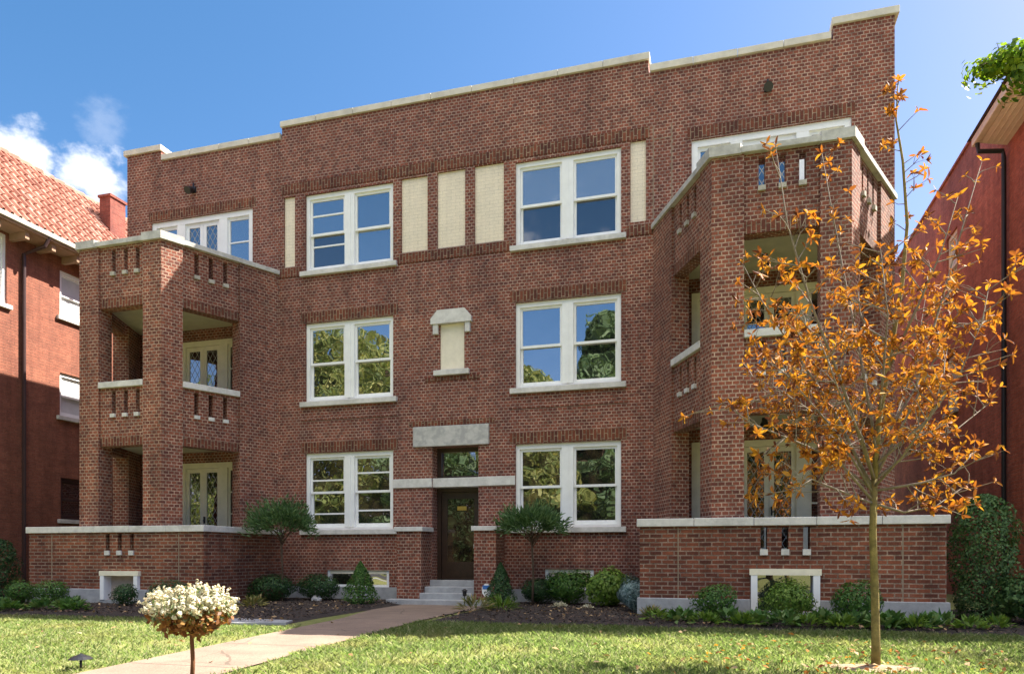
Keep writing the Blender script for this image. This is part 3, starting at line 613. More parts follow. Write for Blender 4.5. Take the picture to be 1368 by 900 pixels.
# ---- french doors with side lights behind the porches
def french(rect, mat_name):
    x0, x1, z0, z1 = rect; c = (x0 + x1) / 2; f = M[mat_name]; e = .001
    mb = MB()
    mb.box(x0 + e, x0 + .12, .04, .22, z0 + e, z1 - e, f); mb.box(x1 - .12, x1 - e, .04, .22, z0 + e, z1 - e, f)
    mb.box(x0 + .12, x1 - .12, .042, .218, z1 - .13, z1 - e, f); mb.box(x0 + .12, x1 - .12, .042, .218, z0 + e, z0 + .06, f)
    for xa in (c - .73, c + .50): mb.box(xa, xa + .23, .045, .215, z0 + .06, z1 - .13, f)
    fr = B(mb, 'french_window')
    for a, b in ((c - .50, c - .002), (c + .002, c + .50)):
        s = MB(); s.box(a + e, a + .09, .09, .135, z0 + .065, z1 - .135, f); s.box(b - .09, b - e, .09, .135, z0 + .065, z1 - .135, f)
        s.box(a + .09, b - .09, .091, .134, z1 - .235, z1 - .135, f); s.box(a + .09, b - .09, .091, .134, z0 + .065, z0 + .34, f)
        B(s, 'door_leaf', fr)
        s = MB(); s.face([(a + .09, .112, z0 + .34), (b - .09, .112, z0 + .34), (b - .09, .112, z1 - .235), (a + .09, .112, z1 - .235)], M['leaded']); B(s, 'pane', fr)
    s = MB(); s.box(c + .03, c + .06, .05, .09, z0 + .98, z0 + 1.15, M['black']); s.tube([(c + .045, .09, z0 + 1.05), (c + .045, .03, z0 + 1.05), (c + .10, .03, z0 + 1.05)], [.014, .014, .012], M['black'], 6); B(s, 'handle', fr)
    for a, b in ((x0 + .12, c - .73), (c + .73, x1 - .12)):
        s = MB(); s.box(a + e, a + .05, .09, .13, z0 + .061, z1 - .131, f); s.box(b - .05, b - e, .09, .13, z0 + .061, z1 - .131, f)
        s.box(a + .05, b - .05, .091, .129, z0 + .061, z0 + .15, f); s.box(a + .05, b - .05, .091, .129, z1 - .2, z1 - .131, f)
        for i in (1, 2, 3):
            zz = z0 + .15 + i * (z1 - z0 - .35) / 4; s.box(a + .05, b - .05, .092, .128, zz - .016, zz + .016, f)
        B(s, 'sidelight', fr)
        s = MB(); s.face([(a + .05, .112, z0 + .15), (b - .05, .112, z0 + .15), (b - .05, .112, z1 - .2), (a + .05, .112, z1 - .2)], M['glass_low' if z0 < 6 else 'glass_sky']); B(s, 'pane', fr)
for i, r in enumerate(FRENCH): french(r, 'white' if r[2] > 6 else 'cream')

# ---- entrance
mb = MB(); mb.box(-6.58, -4.80, -0.06, 0.10, 3.561, 4.01, M['carved']); B(mb, 'lintel', bevel=0.012)
for x0, x1, ya, yb in ((-7.088, -6.14, -.035, .05), (-5.05, -4.212, -.035, .05), (-6.139, -5.051, .02, .34)):
    mb = MB(); mb.box(x0, x1, ya, yb, 2.66, 2.86, M['stone']); B(mb, 'stone_band', bevel=0.006)
x0, x1 = DOOR[0], DOOR[1]; W_ = M['brown_wood']
mb = MB(); e = .001
mb.box(x0 + e, x0 + .09, .30, .46, .6, 2.66, W_); mb.box(x1 - .09, x1 - e, .30, .46, .6, 2.66, W_); mb.box(x0 + .09, x1 - .09, .302, .458, 2.57, 2.659, W_)
mb.box(x0 - .1, x0, .33, .5, .6, 3.6, M['dark']); mb.box(x1, x1 + .1, .33, .5, .6, 3.6, M['dark'])
fr = B(mb, 'entrance_door', label=None) if False else B(mb, 'entrance_door')
mb = MB(); a, b = x0 + .09, x1 - .09
mb.box(a + e, a + .13, .36, .41, .605, 2.568, W_); mb.box(b - .13, b - e, .36, .41, .605, 2.568, W_); mb.box(a + .13, b - .13, .361, .409, 2.42, 2.568, W_); mb.box(a + .13, b - .13, .361, .409, .605, 1.0, W_)
mb.box(a + .16, b - .16, .352, .361, .68, .93, W_); B(mb, 'door_leaf', fr)
mb = MB(); mb.face([(a + .13, .385, 1.0), (b - .13, .385, 1.0), (b - .13, .387, 2.42), (a + .13, .387, 2.42)], M['door_glass']); B(mb, 'pane', fr)
mb = MB(); mb.box(b - .09, b - .05, .34, .36, 1.42, 1.66, M['brass']); mb.tube([(b - .07, .36, 1.5), (b - .07, .30, 1.5), (b - .07, .30, 1.6), (b - .07, .36, 1.6)], [.012] * 4, M['brass'], 7); B(mb, 'handle', fr)
mb = MB(); mb.box(-5.68, -5.46, .374, .382, 2.16, 2.25, M['brass']); B(mb, 'brass_plate', fr)
mb = MB(); mb.box(x0 + e, x0 + .10, .30, .42, 2.862, 3.559, W_); mb.box(x1 - .08, x1 - e, .30, .42, 2.862, 3.559, W_); mb.box(x0 + .10, x1 - .08, .302, .418, 3.47, 3.559, W_); mb.box(x0 + .1, x1 - .08, .302, .418, 2.862, 2.93, W_)
tr = B(mb, 'transom_window')
mb = MB(); mb.face([(x0 + .1, .36, 2.93), (x1 - .08, .36, 2.93), (x1 - .08, .37, 3.47), (x0 + .1, .37, 3.47)], M['glass_low']); B(mb, 'pane', tr)
# steps and the brick piers beside them
mb = MB()
mb.box(-6.149, -4.951, -0.12, 0.52, 0.0, 0.60, M['concrete']); mb.box(-6.149, -4.951, -0.42, -0.121, 0.0, 0.465, M['concrete']); mb.box(-6.148, -4.952, -0.70, -0.421, 0.0, 0.34, M['concrete'])
mb.box(-6.78, -4.36, -1.02, -0.701, 0.0, 0.215, M['concrete'])
B(mb, 'entrance_steps', bevel=0.012)
for a, b in ((-6.72, -6.15), (-4.95, -4.46)):
    mb = MB(); panel(mb, (a, -0.60), (b, -0.60), 0.0, 1.66, [], 0.598, M['brick_porch']); pr = B(mb, 'entrance_pier')
    mb = MB(); mb.box(a - .05, b + .05, -.65, -.001, 1.661, 1.76, M['stone']); B(mb, 'pier_cap', pr, bevel=.01)
mb = MB(); mb.box(-4.99, -4.951, -.5, -.42, 1.30, 1.38, M['white']); B(mb, 'doorbell')
# floodlights high on the wall
for x, z in ((-12.46, 10.10), (0.93, 10.24)):
    mb = MB(); mb.box(x - .07, x + .07, -.04, .0, z - .02, z + .12, M['black']); mb.tube([(x, -.03, z + .05), (x, -.12, z + .02), (x, -.24, z - .06)], [.05, .075, .09], M['black'], 10)
    mb.tube([(x, -.02, z + .13), (x, -.02, z + .22)], [.02, .02], M['black'], 6); B(mb, 'floodlight')

# ---- porches
def porch(cx, fl, fr_, lw0, lw1, slots_front, low_slots, bwin):
    Y = -2.42; h = 1.08
    A0, A1, B0, B1 = (fl, 0), (cx - h, Y), (cx + h, Y), (fr_, 0)
    br = M['brick_porch']
    sides = [(A0, A1, 'l'), (A1, B0, 'f'), (B0, B1, 'r')]
    mb = MB(); blocks = []; caps = []
    for p0, p1, which in sides:
        Ls = (Vector(p1) - Vector(p0)).length
        if which == 'f': o0, o1, sl_ = 0.52, Ls - 0.47, [s for s in slots_front]
        elif which == 'r': o0, o1, sl_ = 0.45, 1.74, [0.77, 1.09, 1.42]
        else: o0, o1, sl_ = Ls - 1.74, Ls - 0.45, [Ls - 1.42, Ls - 1.09, Ls - 0.77]
        top = 7.80
        panel(mb, p0, p1, 0.0, top, [(o0, o1, 0.9, top + 0.01)], 0.36, br)
        for za, zb, sa, sb in ((3.50, 4.75, 4.19, 4.69), (6.48, 7.80, 7.24, 7.72)):
            panel(mb, p0, p1, za, zb, [(s - .05, s + .05, sa, sb) for s in sl_], 0.24, br, k0=0.05, s_range=(o0, o1))
            strip(mb, p0, p1, o0 + .003, o1 - .003, 0.04, 0.06, za + .002, za + .20, M['soldier'])
            blocks += [(p0, p1, s, sa) for s in sl_]
        caps.append((p0, p1, o0, o1, Ls))
    pm = B(mb, 'porch')
    for p0, p1, s, z in blocks:
        mb = MB(); strip(mb, p0, p1, s - .06, s + .06, .0, .27, z - .075, z + .004, M['slot_stone' if z > 6 else 'stone']); B(mb, 'slot_block', pm)
    for p0, p1, o0, o1, Ls in caps:
        mb = MB(); strip(mb, p0, p1, o0 + .002, o1 - .002, -.02, .30, 4.752, 4.88, M['stone']); B(mb, 'rail_cap', pm, bevel=.008)
    # top coping: mitred trapezoid ring + raised corner blocks
    def off(k):   # offset outline inward by k
        n1 = (Vector(A1) - Vector(A0)).normalized(); n1 = Vector((n1.y, -n1.x)); n3 = (Vector(B1) - Vector(B0)).normalized(); n3 = Vector((n3.y, -n3.x)); 
        yf = Y + k
        d1 = (Vector(A1) - Vector(A0)).normalized(); q = Vector(A0) - n1 * k; t = (yf - q.y) / d1.y; a1 = q + d1 * t; t0 = (0 - q.y) / d1.y; a0 = q + d1 * t0
        d3 = (Vector(B1) - Vector(B0)).normalized(); q = Vector(B0) - n3 * k; t = (yf - q.y) / d3.y; b0 = q + d3 * t; t1 = (0 - q.y) / d3.y; b1 = q + d3 * t1
        return [a0, a1, b0, b1]
    o_, i_ = off(-.05), off(.40)
    mb = MB()
    for k in range(3):
        ring = [o_[k], o_[k + 1], i_[k + 1], i_[k]]
        mb.hexa([(p.x, p.y - (.001 if abs(p.y) < .001 else 0), 7.802) for p in ring] + [(p.x, p.y - (.001 if abs(p.y) < .001 else 0), 7.905) for p in ring], M['grey_stone'])
    B(mb, 'coping', pm, bevel=.008)
    oo, ii = off(-.065), off(.44)
    for corner in (1, 2):
        mb = MB(); c0, ci = oo[corner], ii[corner]
        prev = (oo[corner - 1] - c0).normalized(); nxt = (oo[corner + 1] - c0).normalized(); ln = .50
        poly = [c0 + prev * ln, c0, c0 + nxt * ln, ci + nxt * (ln - .12), ci, ci + prev * (ln - .12)]
        mb.prism([(p.x, p.y) for p in poly], 7.79, 7.955, M['grey_stone']); B(mb, 'corner_cap', pm, bevel=.008)
    # floors / ceilings
    q = off(.10)
    poly = [(q[0].x + .1, -.002), (q[1].x, q[1].y), (q[2].x, q[2].y), (q[3].x - .1, -.002)]
    q2 = off(.37); poly2 = [(q2[0].x, -.003), (q2[1].x, q2[1].y), (q2[2].x, q2[2].y), (q2[3].x, -.003)]
    for zf in (3.90, 6.92):
        mb = MB(); mb.prism(poly2, zf - .22, zf, M['concrete'], M['olive']); B(mb, 'ceiling', pm)
    mb = MB(); mb.prism([(lw0 + .32, -.003), (lw0 + .32, -2.42), (lw1 - .32, -2.42), (lw1 - .32, -.003)], .80, .93, M['concrete']); B(mb, 'porch_floor', pm)
    for zf in (6.70, 3.68):
        mb = MB(); mb.tube([(cx - .15, -.9, zf + .02), (cx - .15, -.9, zf - .05), (cx - .15, -.9, zf - .2), (cx - .15, -.9, zf - .22)], [.05, .05, .12, .03], M['black'], 10); B(mb, 'ceiling_lamp', pm)
    # low wall round the ground-floor terrace
    YL = -2.75
    mb = MB(); hs = [(s - lw0 - .05, s - lw0 + .05, 1.24, 1.60) for s in low_slots]
    panel(mb, (lw0, YL), (lw1, YL), 0.0, 1.62, hs + [(bwin[0] - lw0, bwin[1] - lw0, bwin[2], bwin[3])], .30, M['brick_low'])
    panel(mb, (lw0, -.002), (lw0, YL + .3), 0.0, 1.62, [], .30, M['brick_low']); panel(mb, (lw1, YL + .3), (lw1, -.002), 0.0, 1.62, [], .30, M['brick_low'])
    lw = B(mb, 'low_wall', pm)
    mb = MB(); e = .05
    n = 5; st = (lw1 - lw0 + 2 * e) / n
    for i in range(n): mb.box(lw0 - e + i * st + .003, lw0 - e + (i + 1) * st - .003, YL - e, YL + .35, 1.622, 1.755 + random.uniform(-.004, .004), M['stone'])
    mb.box(lw0 - e, lw0 + .34, YL + .352, -.004, 1.622, 1.75, M['stone']); mb.box(lw1 - .34, lw1 + e, YL + .352, -.004, 1.622, 1.75, M['stone'])
    B(mb, 'low_wall_cap', pm, bevel=.01)
    for s in low_slots:
        mb = MB(); mb.box(s - .06, s + .06, YL - .035, YL + .2, 1.15, 1.245, M['stone']); B(mb, 'slot_block', pm)
    for xx in (lw0 + .62, lw1 - .6):
        mb = MB(); mb.box(xx, xx + .018, YL - .006, YL + .02, .44, 1.61, M['joint']); B(mb, 'wall_joint', pm)
    mb = MB(); a, b = bwin[0], bwin[1]
    mb.box(lw0 - .04, a - .002, YL - .06, YL + .1, 0, .44, M['concrete']); mb.box(b + .002, lw1 + .04, YL - .06, YL + .1, 0, .44, M['concrete']); mb.box(a - .001, b + .001, YL - .058, YL + .1, 0, bwin[2] - .002, M['concrete'])
    B(mb, 'plinth', pm, bevel=.01)
    mb = MB(); f = M['white']
    mb.box(a + .001, a + .10, YL - .075, YL + .15, bwin[2], bwin[3], f); mb.box(b - .10, b - .001, YL - .075, YL + .15, bwin[2], bwin[3], f); mb.box(a - .02, b + .02, YL - .08, YL + .16, bwin[3] + .001, bwin[3] + .10, M['cream'])
    bw2 = B(mb, 'basement_window', pm)
    mb = MB(); mb.face([(a + .1, YL + .12, bwin[2]), (b - .1, YL + .12, bwin[2]), (b - .1, YL + .125, bwin[3]), (a + .1, YL + .125, bwin[3])], M['screen'] if cx > 0 else M['board']); B(mb, 'basement_pane', pm)
    return pm
porch(0.97, -1.28, 3.17, -1.27, 3.30, [0.80, 1.12, 1.43], [0.70, 1.02, 1.34], (0.50, 1.53, 0.26, 0.83))
porch(-12.35, -14.47, -10.07, -14.45, -9.95, [0.88, 1.20, 1.51], [-12.33, -12.02, -11.71], (-12.46, -11.50, 0.22, 0.72))

# ================================================================== NEIGHBOUR ON THE LEFT
NX = -18.2
nb_base = (NX, 0, .1)
nb = empty('brick_house', nb_base, 'orange brick house with red clay tile roof standing left of the apartment building', 'house')
def NB(mb, name, parent=nb, **kw): return mb.build(name, parent, nb_base, **kw)
nwin = [(1.39, 2.55, 8.02, 9.35), (1.39, 2.55, 5.15, 6.40), (1.42, 2.58, 2.18, 3.38), (-1.35, -0.22, 7.80, 9.66), (5.2, 6.3, 8.0, 9.3), (5.2, 6.3, 5.1, 6.4)]
Y0, Y1 = -5.0, 13.0
mb = MB()
panel(mb, (NX, Y0), (NX, Y1), 0, 9.75, [(a - Y0, b - Y0, c, d) for a, b, c, d in nwin], .3, M['brick_north'])
panel(mb, (NX - 9, Y0), (NX, Y0), 0, 9.75, [], .3, M['brick_north']); panel(mb, (NX, Y1), (NX - 9, Y1), 0, 9.75, [], .3, M['brick_north']); panel(mb, (NX - 9, Y1), (NX - 9, Y0), 0, 9.75, [], .3, M['brick_north'])
NB(mb, 'wall')
XN = lambda s, k, z: (NX - k, s, z)
for i, (a, b, c, d) in enumerate(nwin):
    dh_window((a, b, c, d), XN, ('blind', 'blind' if i != 2 else 'screen', 'blind', 'screen') if i in (0, 1) else (('screen', 'screen') if i != 3 else ('blind', 'blind')), [], NB, units=1, frame_mat='white' if i != 2 else 'pipe_red')
mb = MB(); mb.box(NX - 8.5, NX - .4, Y0 + .3, Y1 - .3, 9.3, 9.4, M['dark']); NB(mb, 'attic_floor')
# clay tile roof: rolls running up the slope, courses stepped
ex, ez, rx, rz = NX + .62, 9.93, NX - 2.0, 12.95
mb = MB(); pitch = .235; ncol = int((Y1 + .6 - (Y0 - .6)) / pitch); nrow = 9; k = mb.mi(M['tile']); sub = 6
cols = ncol * sub + 1
grid = {}
for r_ in range(nrow):
    t0, t1 = r_ / nrow, (r_ + 1) / nrow
    for e_, t in ((0, t0), (1, t1)):
        lift = .035 if e_ == 0 else .0
        for c in range(cols):
            y = Y0 - .6 + c * pitch / sub; ph = (c % sub) / sub
            hh = .075 * max(0, math.sin(2 * math.pi * ph)) ** .7 - .02 * max(0, -math.sin(2 * math.pi * ph)) + lift
            x = ex + (rx - ex) * t; z = ez + (rz - ez) * t
            nx_, nz_ = .755, .656
            grid[(r_, e_, c)] = len(mb.v); mb.v.append((x + nx_ * hh, y, z + nz_ * hh))
    for c in range(cols - 1):
        mb.f.append((grid[(r_, 0, c)], grid[(r_, 0, c + 1)], grid[(r_, 1, c + 1)], grid[(r_, 1, c)])); mb.m.append(k)
        if r_: mb.f.append((grid[(r_ - 1, 1, c)], grid[(r_ - 1, 1, c + 1)], grid[(r_, 0, c + 1)], grid[(r_, 0, c)])); mb.m.append(k)
mb.face([(rx, Y0 - .6, rz), (rx, Y1 + .6, rz), (rx - 2.6, Y1 + .6, ez), (rx - 2.6, Y0 - .6, ez)], M['tile'])
mb.face([(ex, Y0 - .6, ez), (rx, Y0 - .6, rz), (rx - 2.6, Y0 - .6, ez)], M['tile']); mb.face([(ex, Y1 + .6, ez), (rx, Y1 + .6, rz), (rx - 2.6, Y1 + .6, ez)], M['tile'])
roof = NB(mb, 'roof')
mb = MB()
for i in range(int((Y1 - Y0) / .38)):
    y = Y0 - .5 + i * .38; mb.tube([(rx, y, rz + .0), (rx, y + .42, rz + .03)], [.10, .125], M['tile'], 8)
NB(mb, 'ridge_tile', roof)
mb = MB(); mb.box(ex - .02, ex + .10, Y0 - .6, Y1 + .6, ez - .13, ez - .005, M['gutter']); mb.box(ex - .02, ex + .04, Y0 - .6, Y1 + .6, ez - .20, ez - .131, M['timber']); NB(mb, 'gutter', bevel=.015)
mb = MB(); mb.hexa([(NX + .002, Y0 - .55, ez - .22), (ex - .02, Y0 - .55, ez - .22), (ex - .02, Y1, ez - .22), (NX + .002, Y1, ez - .22), (NX + .002, Y0 - .55, ez - .16), (ex - .02, Y0 - .55, ez - .12), (ex - .02, Y1, ez - .12), (NX + .002, Y1, ez - .16)], M['timber'])
for i in range(22):
    y = Y0 + .1 + i * .8; mb.box(NX + .003, ex - .06, y - .06, y + .06, ez - .40, ez - .222, M['timber'])
NB(mb, 'eave')
mb = MB(); y = .22
mb.tube([(ex + .03, y + .25, ez - .14), (ex - .05, y + .2, ez - .38), (NX + .07, y, ez - .62), (NX + .07, y, 5), (NX + .07, y, .1)], [.05] * 5, M['pipe_red'], 9); NB(mb, 'downspout')
mb = MB(); panel(mb, (-19.35, 3.9), (-18.92, 3.9), 10.5, 12.75, [], .62, M['brick_chim']); mb.box(-19.39, -18.88, 3.86, 4.56, 12.752, 12.83, M['brick_chim']); mb.box(-19.2, -19.07, 4.1, 4.3, 12.831, 12.95, M['brick_chim']); NB(mb, 'chimney')

# ================================================================== NEIGHBOUR ON THE RIGHT
RX = 6.0
rb_base = (RX, 3, .1)
rb = empty('red_brick_house', rb_base, 'tall painted red brick house with beige eave at the right edge', 'house')
def RB(mb, name, parent=rb, **kw): return mb.build(name, parent, rb_base, **kw)
rwin = [(6.35, 7.25, 8.15, 9.75), (6.35, 7.25, 5.0, 6.5), (12.0, 13.0, 5.0, 6.5)]
mb = MB()
panel(mb, (RX, 18), (RX, 3.0), 0, 11.35, [(18 - b, 18 - a, c, d) for a, b, c, d in rwin], .3, M['brick_red'])
panel(mb, (RX, 3.0), (RX, 0.2), 0, 10.1, [], .3, M['brick_red']); panel(mb, (RX, 0.2), (RX + 9, 0.2), 0, 10.1, [], .3, M['brick_red'])
panel(mb, (RX + .3, 3.0), (RX + 9, 3.0), 9.0, 11.35, [], .3, M['brick_red']); panel(mb, (RX + 9, 0.2), (RX + 9, 18), 0, 10.1, [], .3, M['brick_red']); panel(mb, (RX + 9, 18), (RX, 18), 0, 11.35, [], .3, M['brick_red'])
RB(mb, 'wall')
XR = lambda s, k, z: (RX + k, s, z)
for a, b, c, d in rwin: dh_window((a, b, c, d), XR, ('blind', 'screen'), [], RB, units=1, frame_mat='cream')
mb = MB(); mb.box(RX + .3, RX + 8.7, 3.3, 17.7, 10.9, 11.0, M['asphalt']); RB(mb, 'flat_roof')
mb = MB(); mb.box(RX - .05, RX + .34, 2.98, 18, 11.352, 11.42, M['brick_red']); RB(mb, 'coping')
# eave of the front part
mb = MB()
mb.hexa([(5.5, .0, 10.12), (RX - .002, .0, 10.0), (RX - .002, 2.95, 10.0), (5.5, 2.95, 10.12), (5.5, .0, 10.3), (RX - .002, .0, 10.3), (RX - .002, 2.95, 10.3), (5.5, 2.95, 10.3)], M['soffit'])
for i in range(1, 5):
    mb.box(5.5 + i * .1 - .006, 5.5 + i * .1 + .006, 0.01, 2.94, 10.12 - i * .024 - .012, 10.12 - i * .024 + .02, M['soffit'])
RB(mb, 'eave')
mb = MB(); mb.box(5.36, 5.498, -.05, 3.1, 10.12, 10.30, M['soffit']); gt = RB(mb, 'gutter', bevel=.02)
mb = MB(); mb.hexa([(5.30, -.1, 10.31), (15, -.1, 10.31), (15, 3.2, 10.31), (5.30, 3.2, 10.31), (5.32, -.08, 10.36), (15, -.08, 10.36), (15, 3.2, 11.25), (7.2, 3.2, 11.25)], M['pipe_red']); RB(mb, 'roof')
mb = MB(); mb.tube([(5.43, 2.95, 10.14), (5.46, 2.96, 9.95), (5.9, 2.9, 9.86), (5.92, 2.9, 9.7), (5.92, 2.9, .1)], [.05] * 5, M['black'], 9); RB(mb, 'downspout')

# ================================================================== PLANTS
def shrub(name, x, y, rad, n, leaf, size, label, cat='shrub', group=None, cz=None, inner=.4, lump=.25, shape='blob', stem_mat='bark', ratio=.6, zbase=None, fold=.12):
    n = int(n * 1.5); z0 = ground_z(x, y) + .04 if zbase is None else zbase
    root = empty(name, (x, y, z0), label, cat, group); sd = abs(hash((round(x * 100), round(y * 100)))) % 9999
    rg = np.random.default_rng(sd)
    if shape == 'cone':
        hgt = rad[2] * 2; t = rg.random(n) ** .8; ang = rg.uniform(0, 2 * np.pi, n)
        prof = np.minimum(1, (1 - t) * 1.25) ** .85 * np.minimum(1, .55 + t * 4)
        rr = prof * (1 + .12 * np.sin(ang * 3 + t * 9) + .10 * np.sin(ang * 7 - t * 16)) * (.5 + .5 * rg.random(n) ** .4)
        p = np.stack([np.cos(ang) * rr * rad[0], np.sin(ang) * rr * rad[1], .02 + t * hgt], 1)
        nr = np.stack([np.cos(ang), np.sin(ang), np.full(n, .5)], 1) + .5 * rg.normal(size=(n, 3)); top = hgt * .8
    elif shape == 'column':
        hgt = rad[2] * 2; t = rg.random(n); ang = rg.uniform(0, 2 * np.pi, n)
        prof = np.where(t > .55, np.sqrt(np.maximum(0, 1 - ((t - .55) / .45) ** 2.2)), .80 + .36 * t)
        rr = prof * (1 + .12 * np.sin(ang * 3 + t * 11) + .12 * np.sin(ang * 5 - t * 23)) * (.45 + .55 * rg.random(n) ** .4)
        p = np.stack([np.cos(ang) * rr * rad[0], np.sin(ang) * rr * rad[1], .02 + t * hgt], 1)
        nr = np.stack([np.cos(ang), np.sin(ang), np.full(n, .35)], 1) + .5 * rg.normal(size=(n, 3)); top = hgt * .8
    else:
        p, nr = blob_points(n, (0, 0, rad[2] * .92 if cz is None else cz), rad, rg, inner, lump, sd, .015); top = rad[2] * 1.3
    v, f = leaf_quads(p, nr, size, size * ratio, fold, rg); array_mesh('foliage', v, f, M[leaf], root)
    mb = MB()
    for i in range(7):
        a = i * .9 + .3; r_ = .55 * rad[0]
        mb.tube([(0.02 * math.cos(a), .02 * math.sin(a), -.05), (r_ * .35 * math.cos(a), r_ * .35 * math.sin(a), top * .4), (r_ * math.cos(a), r_ * math.sin(a), top * .85)], [.012, .009, .004], M[stem_mat], 5)
    mb.build('stem', root, smooth=True)
    return root
# left bed
shrub('conifer_shrub', -16.25, -2.0, (.42, .42, .68), 2600, 'leaf_dark', .055, 'tall dark evergreen at the far left beside the orange brick house', shape='column')
shrub('boxwood', -13.75, -3.5, (.34, .33, .27), 1500, 'leaf_box', .04, 'round boxwood ball, left one of the pair before the left porch wall', 'shrub', 'boxwood balls before the left porch')
shrub('boxwood', -12.98, -3.5, (.37, .34, .28), 1600, 'leaf_box', .04, 'round boxwood ball, right one of the pair before the left porch wall', 'shrub', 'boxwood balls before the left porch')
shrub('boxwood', -11.35, -3.3, (.28, .26, .25), 1100, 'leaf_dark', .04, 'small dark boxwood just right of the left basement window')
shrub('spreading_yew', -9.45, -1.15, (.62, .45, .33), 2200, 'leaf_dark', .05, 'low dark yew spreading under the left topiary standard')
shrub('spreading_yew', -8.55, -.72, (.55, .40, .33), 2000, 'leaf_dark', .05, 'low dark yew below the left ground-floor window')
shrub('spreading_yew', -10.15, -3.4, (.55, .45, .28), 1700, 'leaf_dark', .05, 'low dark yew beside the left porch wall corner, behind the white flowers')
shrub('boxwood', -7.05, -1.62, (.37, .35, .43), 2600, 'leaf_box', .042, 'upright egg-shaped boxwood left of the entrance steps', shape='cone', ratio=.7)
# right bed
shrub('cone_evergreen', -4.18, -1.2, (.31, .31, .42), 2600, 'leaf_dark', .042, 'small cone-shaped evergreen right of the entrance steps', shape='cone')
shrub('spreading_yew', -3.55, -.55, (.42, .36, .30), 1500, 'leaf_dark', .05, 'low dark yew right of the cone evergreen, under the topiary')
shrub('azalea', -2.95, -.62, (.52, .42, .38), 1700, 'leaf_box', .06, 'mid green shrub in front of the right basement window')
shrub('azalea', -2.05, -.95, (.50, .45, .40), 1800, 'leaf_bright', .075, 'light yellow-green leafy shrub beside the blue spruce')
shrub('blue_spruce', -1.45, -1.95, (.38, .36, .34), 3000, 'leaf_blue', .07, 'small blue-grey dwarf spruce at the porch wall corner', ratio=.3, lump=.6)
shrub('boxwood', -0.05, -3.3, (.36, .34, .31), 1700, 'leaf_box', .042, 'round boxwood left of the right porch basement window')
shrub('boxwood', 1.02, -3.3, (.42, .37, .34), 2000, 'leaf_bright', .045, 'round bright boxwood directly in front of the right porch basement window')
shrub('boxwood', 1.98, -3.25, (.42, .36, .33), 1800, 'leaf_box', .045, 'boxwood right of the right porch basement window, behind the orange tree trunk')
shrub('arborvitae', 3.92, -2.35, (.48, .46, .96), 5200, 'leaf_arb', .05, 'tall bushy dark evergreen at the right end of the porch wall', shape='column')
shrub('laurel', 4.55, -2.9, (.72, .55, .42), 2600, 'leaf_arb', .07, 'wide low leafy shrub at the foot of the tall evergreen')

# hostas and other low leafy plants
def hosta_mesh(name, leaf, n, ln, wd, rad, seed, parent):
    rg = np.random.default_rng(seed); ang = rg.uniform(0, 2 * np.pi, n); r0 = rg.uniform(.1, 1, n)
    el = 1.25 - r0 * 1.15
    d = np.stack([np.cos(ang) * np.cos(el), np.sin(ang) * np.cos(el), np.sin(el)], 1)
    base = np.stack([np.cos(ang) * r0 * rad * .45, np.sin(ang) * r0 * rad * .45, .01 + .05 * (1 - r0)], 1)
    p = base + d * ln * .75; sd = np.cross(d, np.tile([0, 0, 1.0], (n, 1))); nr = np.cross(sd, d)
    v, f = leaf_quads(p, nr + .25 * rg.normal(size=(n, 3)), ln, wd, .15, rg, tdir=d * 3)
    v[:, 2] = np.maximum(v[:, 2], .0)
    return array_mesh(name, v, f, M[leaf], parent)
def low_plant(kind, x, y, leaf, n, ln, wd, rad, label, group, cat='plant'):
    o = hosta_mesh(kind, leaf, n, ln, wd, rad, abs(hash((x, y))) % 9999, None); o.location = (x, y, ground_z(x, y) + .03)
    return tag(o, label, cat, group)
low = [(-14.9, -4.3), (-14.2, -4.5), (-13.5, -4.4), (-12.9, -4.6), (-12.3, -4.3), (-11.75, -4.25), (-15.5, -3.6), (-14.5, -3.9), (-12.0, -3.9)]
for x, y in low: low_plant('ground_plant', x, y, 'leaf_hosta', 80, .17, .07, .33, 'low green leafy plant massed along the left lawn edge', 'low plants along the left lawn edge')
low = [(-.55, -3.75), (.15, -3.7), (.55, -3.85), (1.45, -3.75), (1.85, -3.8), (2.35, -3.65), (2.75, -3.75), (3.05, -3.5), (2.2, -3.95), (.9, -3.95)]
for x, y in low: low_plant('hosta', x, y, 'leaf_hosta', 70, .18, .075, .32, 'low hosta clump at the foot of the right porch wall', 'hostas before the right porch')
low = [(-14.9, -4.8), (-14.0, -4.9), (-13.2, -4.85), (-12.5, -4.75), (-11.3, -4.5), (-16.2, -4.2), (-15.6, -4.6)]
for x, y in low: low_plant('ground_plant', x, y, 'leaf_box', 80, .14, .06, .30, 'small dark green plant spilling onto the left lawn edge', 'dark plants at the left lawn edge')
low = [(-.9, -3.5), (.35, -4.0), (1.2, -4.0), (1.65, -4.0), (2.6, -3.95), (3.3, -3.8), (3.7, -3.6), (-.2, -4.0)]
for x, y in low: low_plant('fern', x, y, 'leaf_bright', 70, .15, .045, .28, 'small bright green plant along the right bed edge', 'bright plants along the right bed edge')
low = [(-9.6, -2.6), (-9.0, -2.4), (-8.7, -2.9), (-9.9, -3.0)]
for x, y in low: low_plant('pale_hosta', x, y, 'leaf_straw', 60, .17, .05, .30, 'pale yellow-green spiky plant in the mulch near the left topiary', 'pale plants near the left topiary')
low_plant('daylily', -4.25, -2.55, 'leaf_straw', 130, .26, .022, .36, 'grassy pale plant at the corner of the walk, right side', 'grassy plants beside the steps')
low_plant('daylily', -3.85, -2.2, 'leaf_bright', 120, .24, .024, .34, 'grassy bright green plant just before the cone evergreen', 'grassy plants beside the steps')
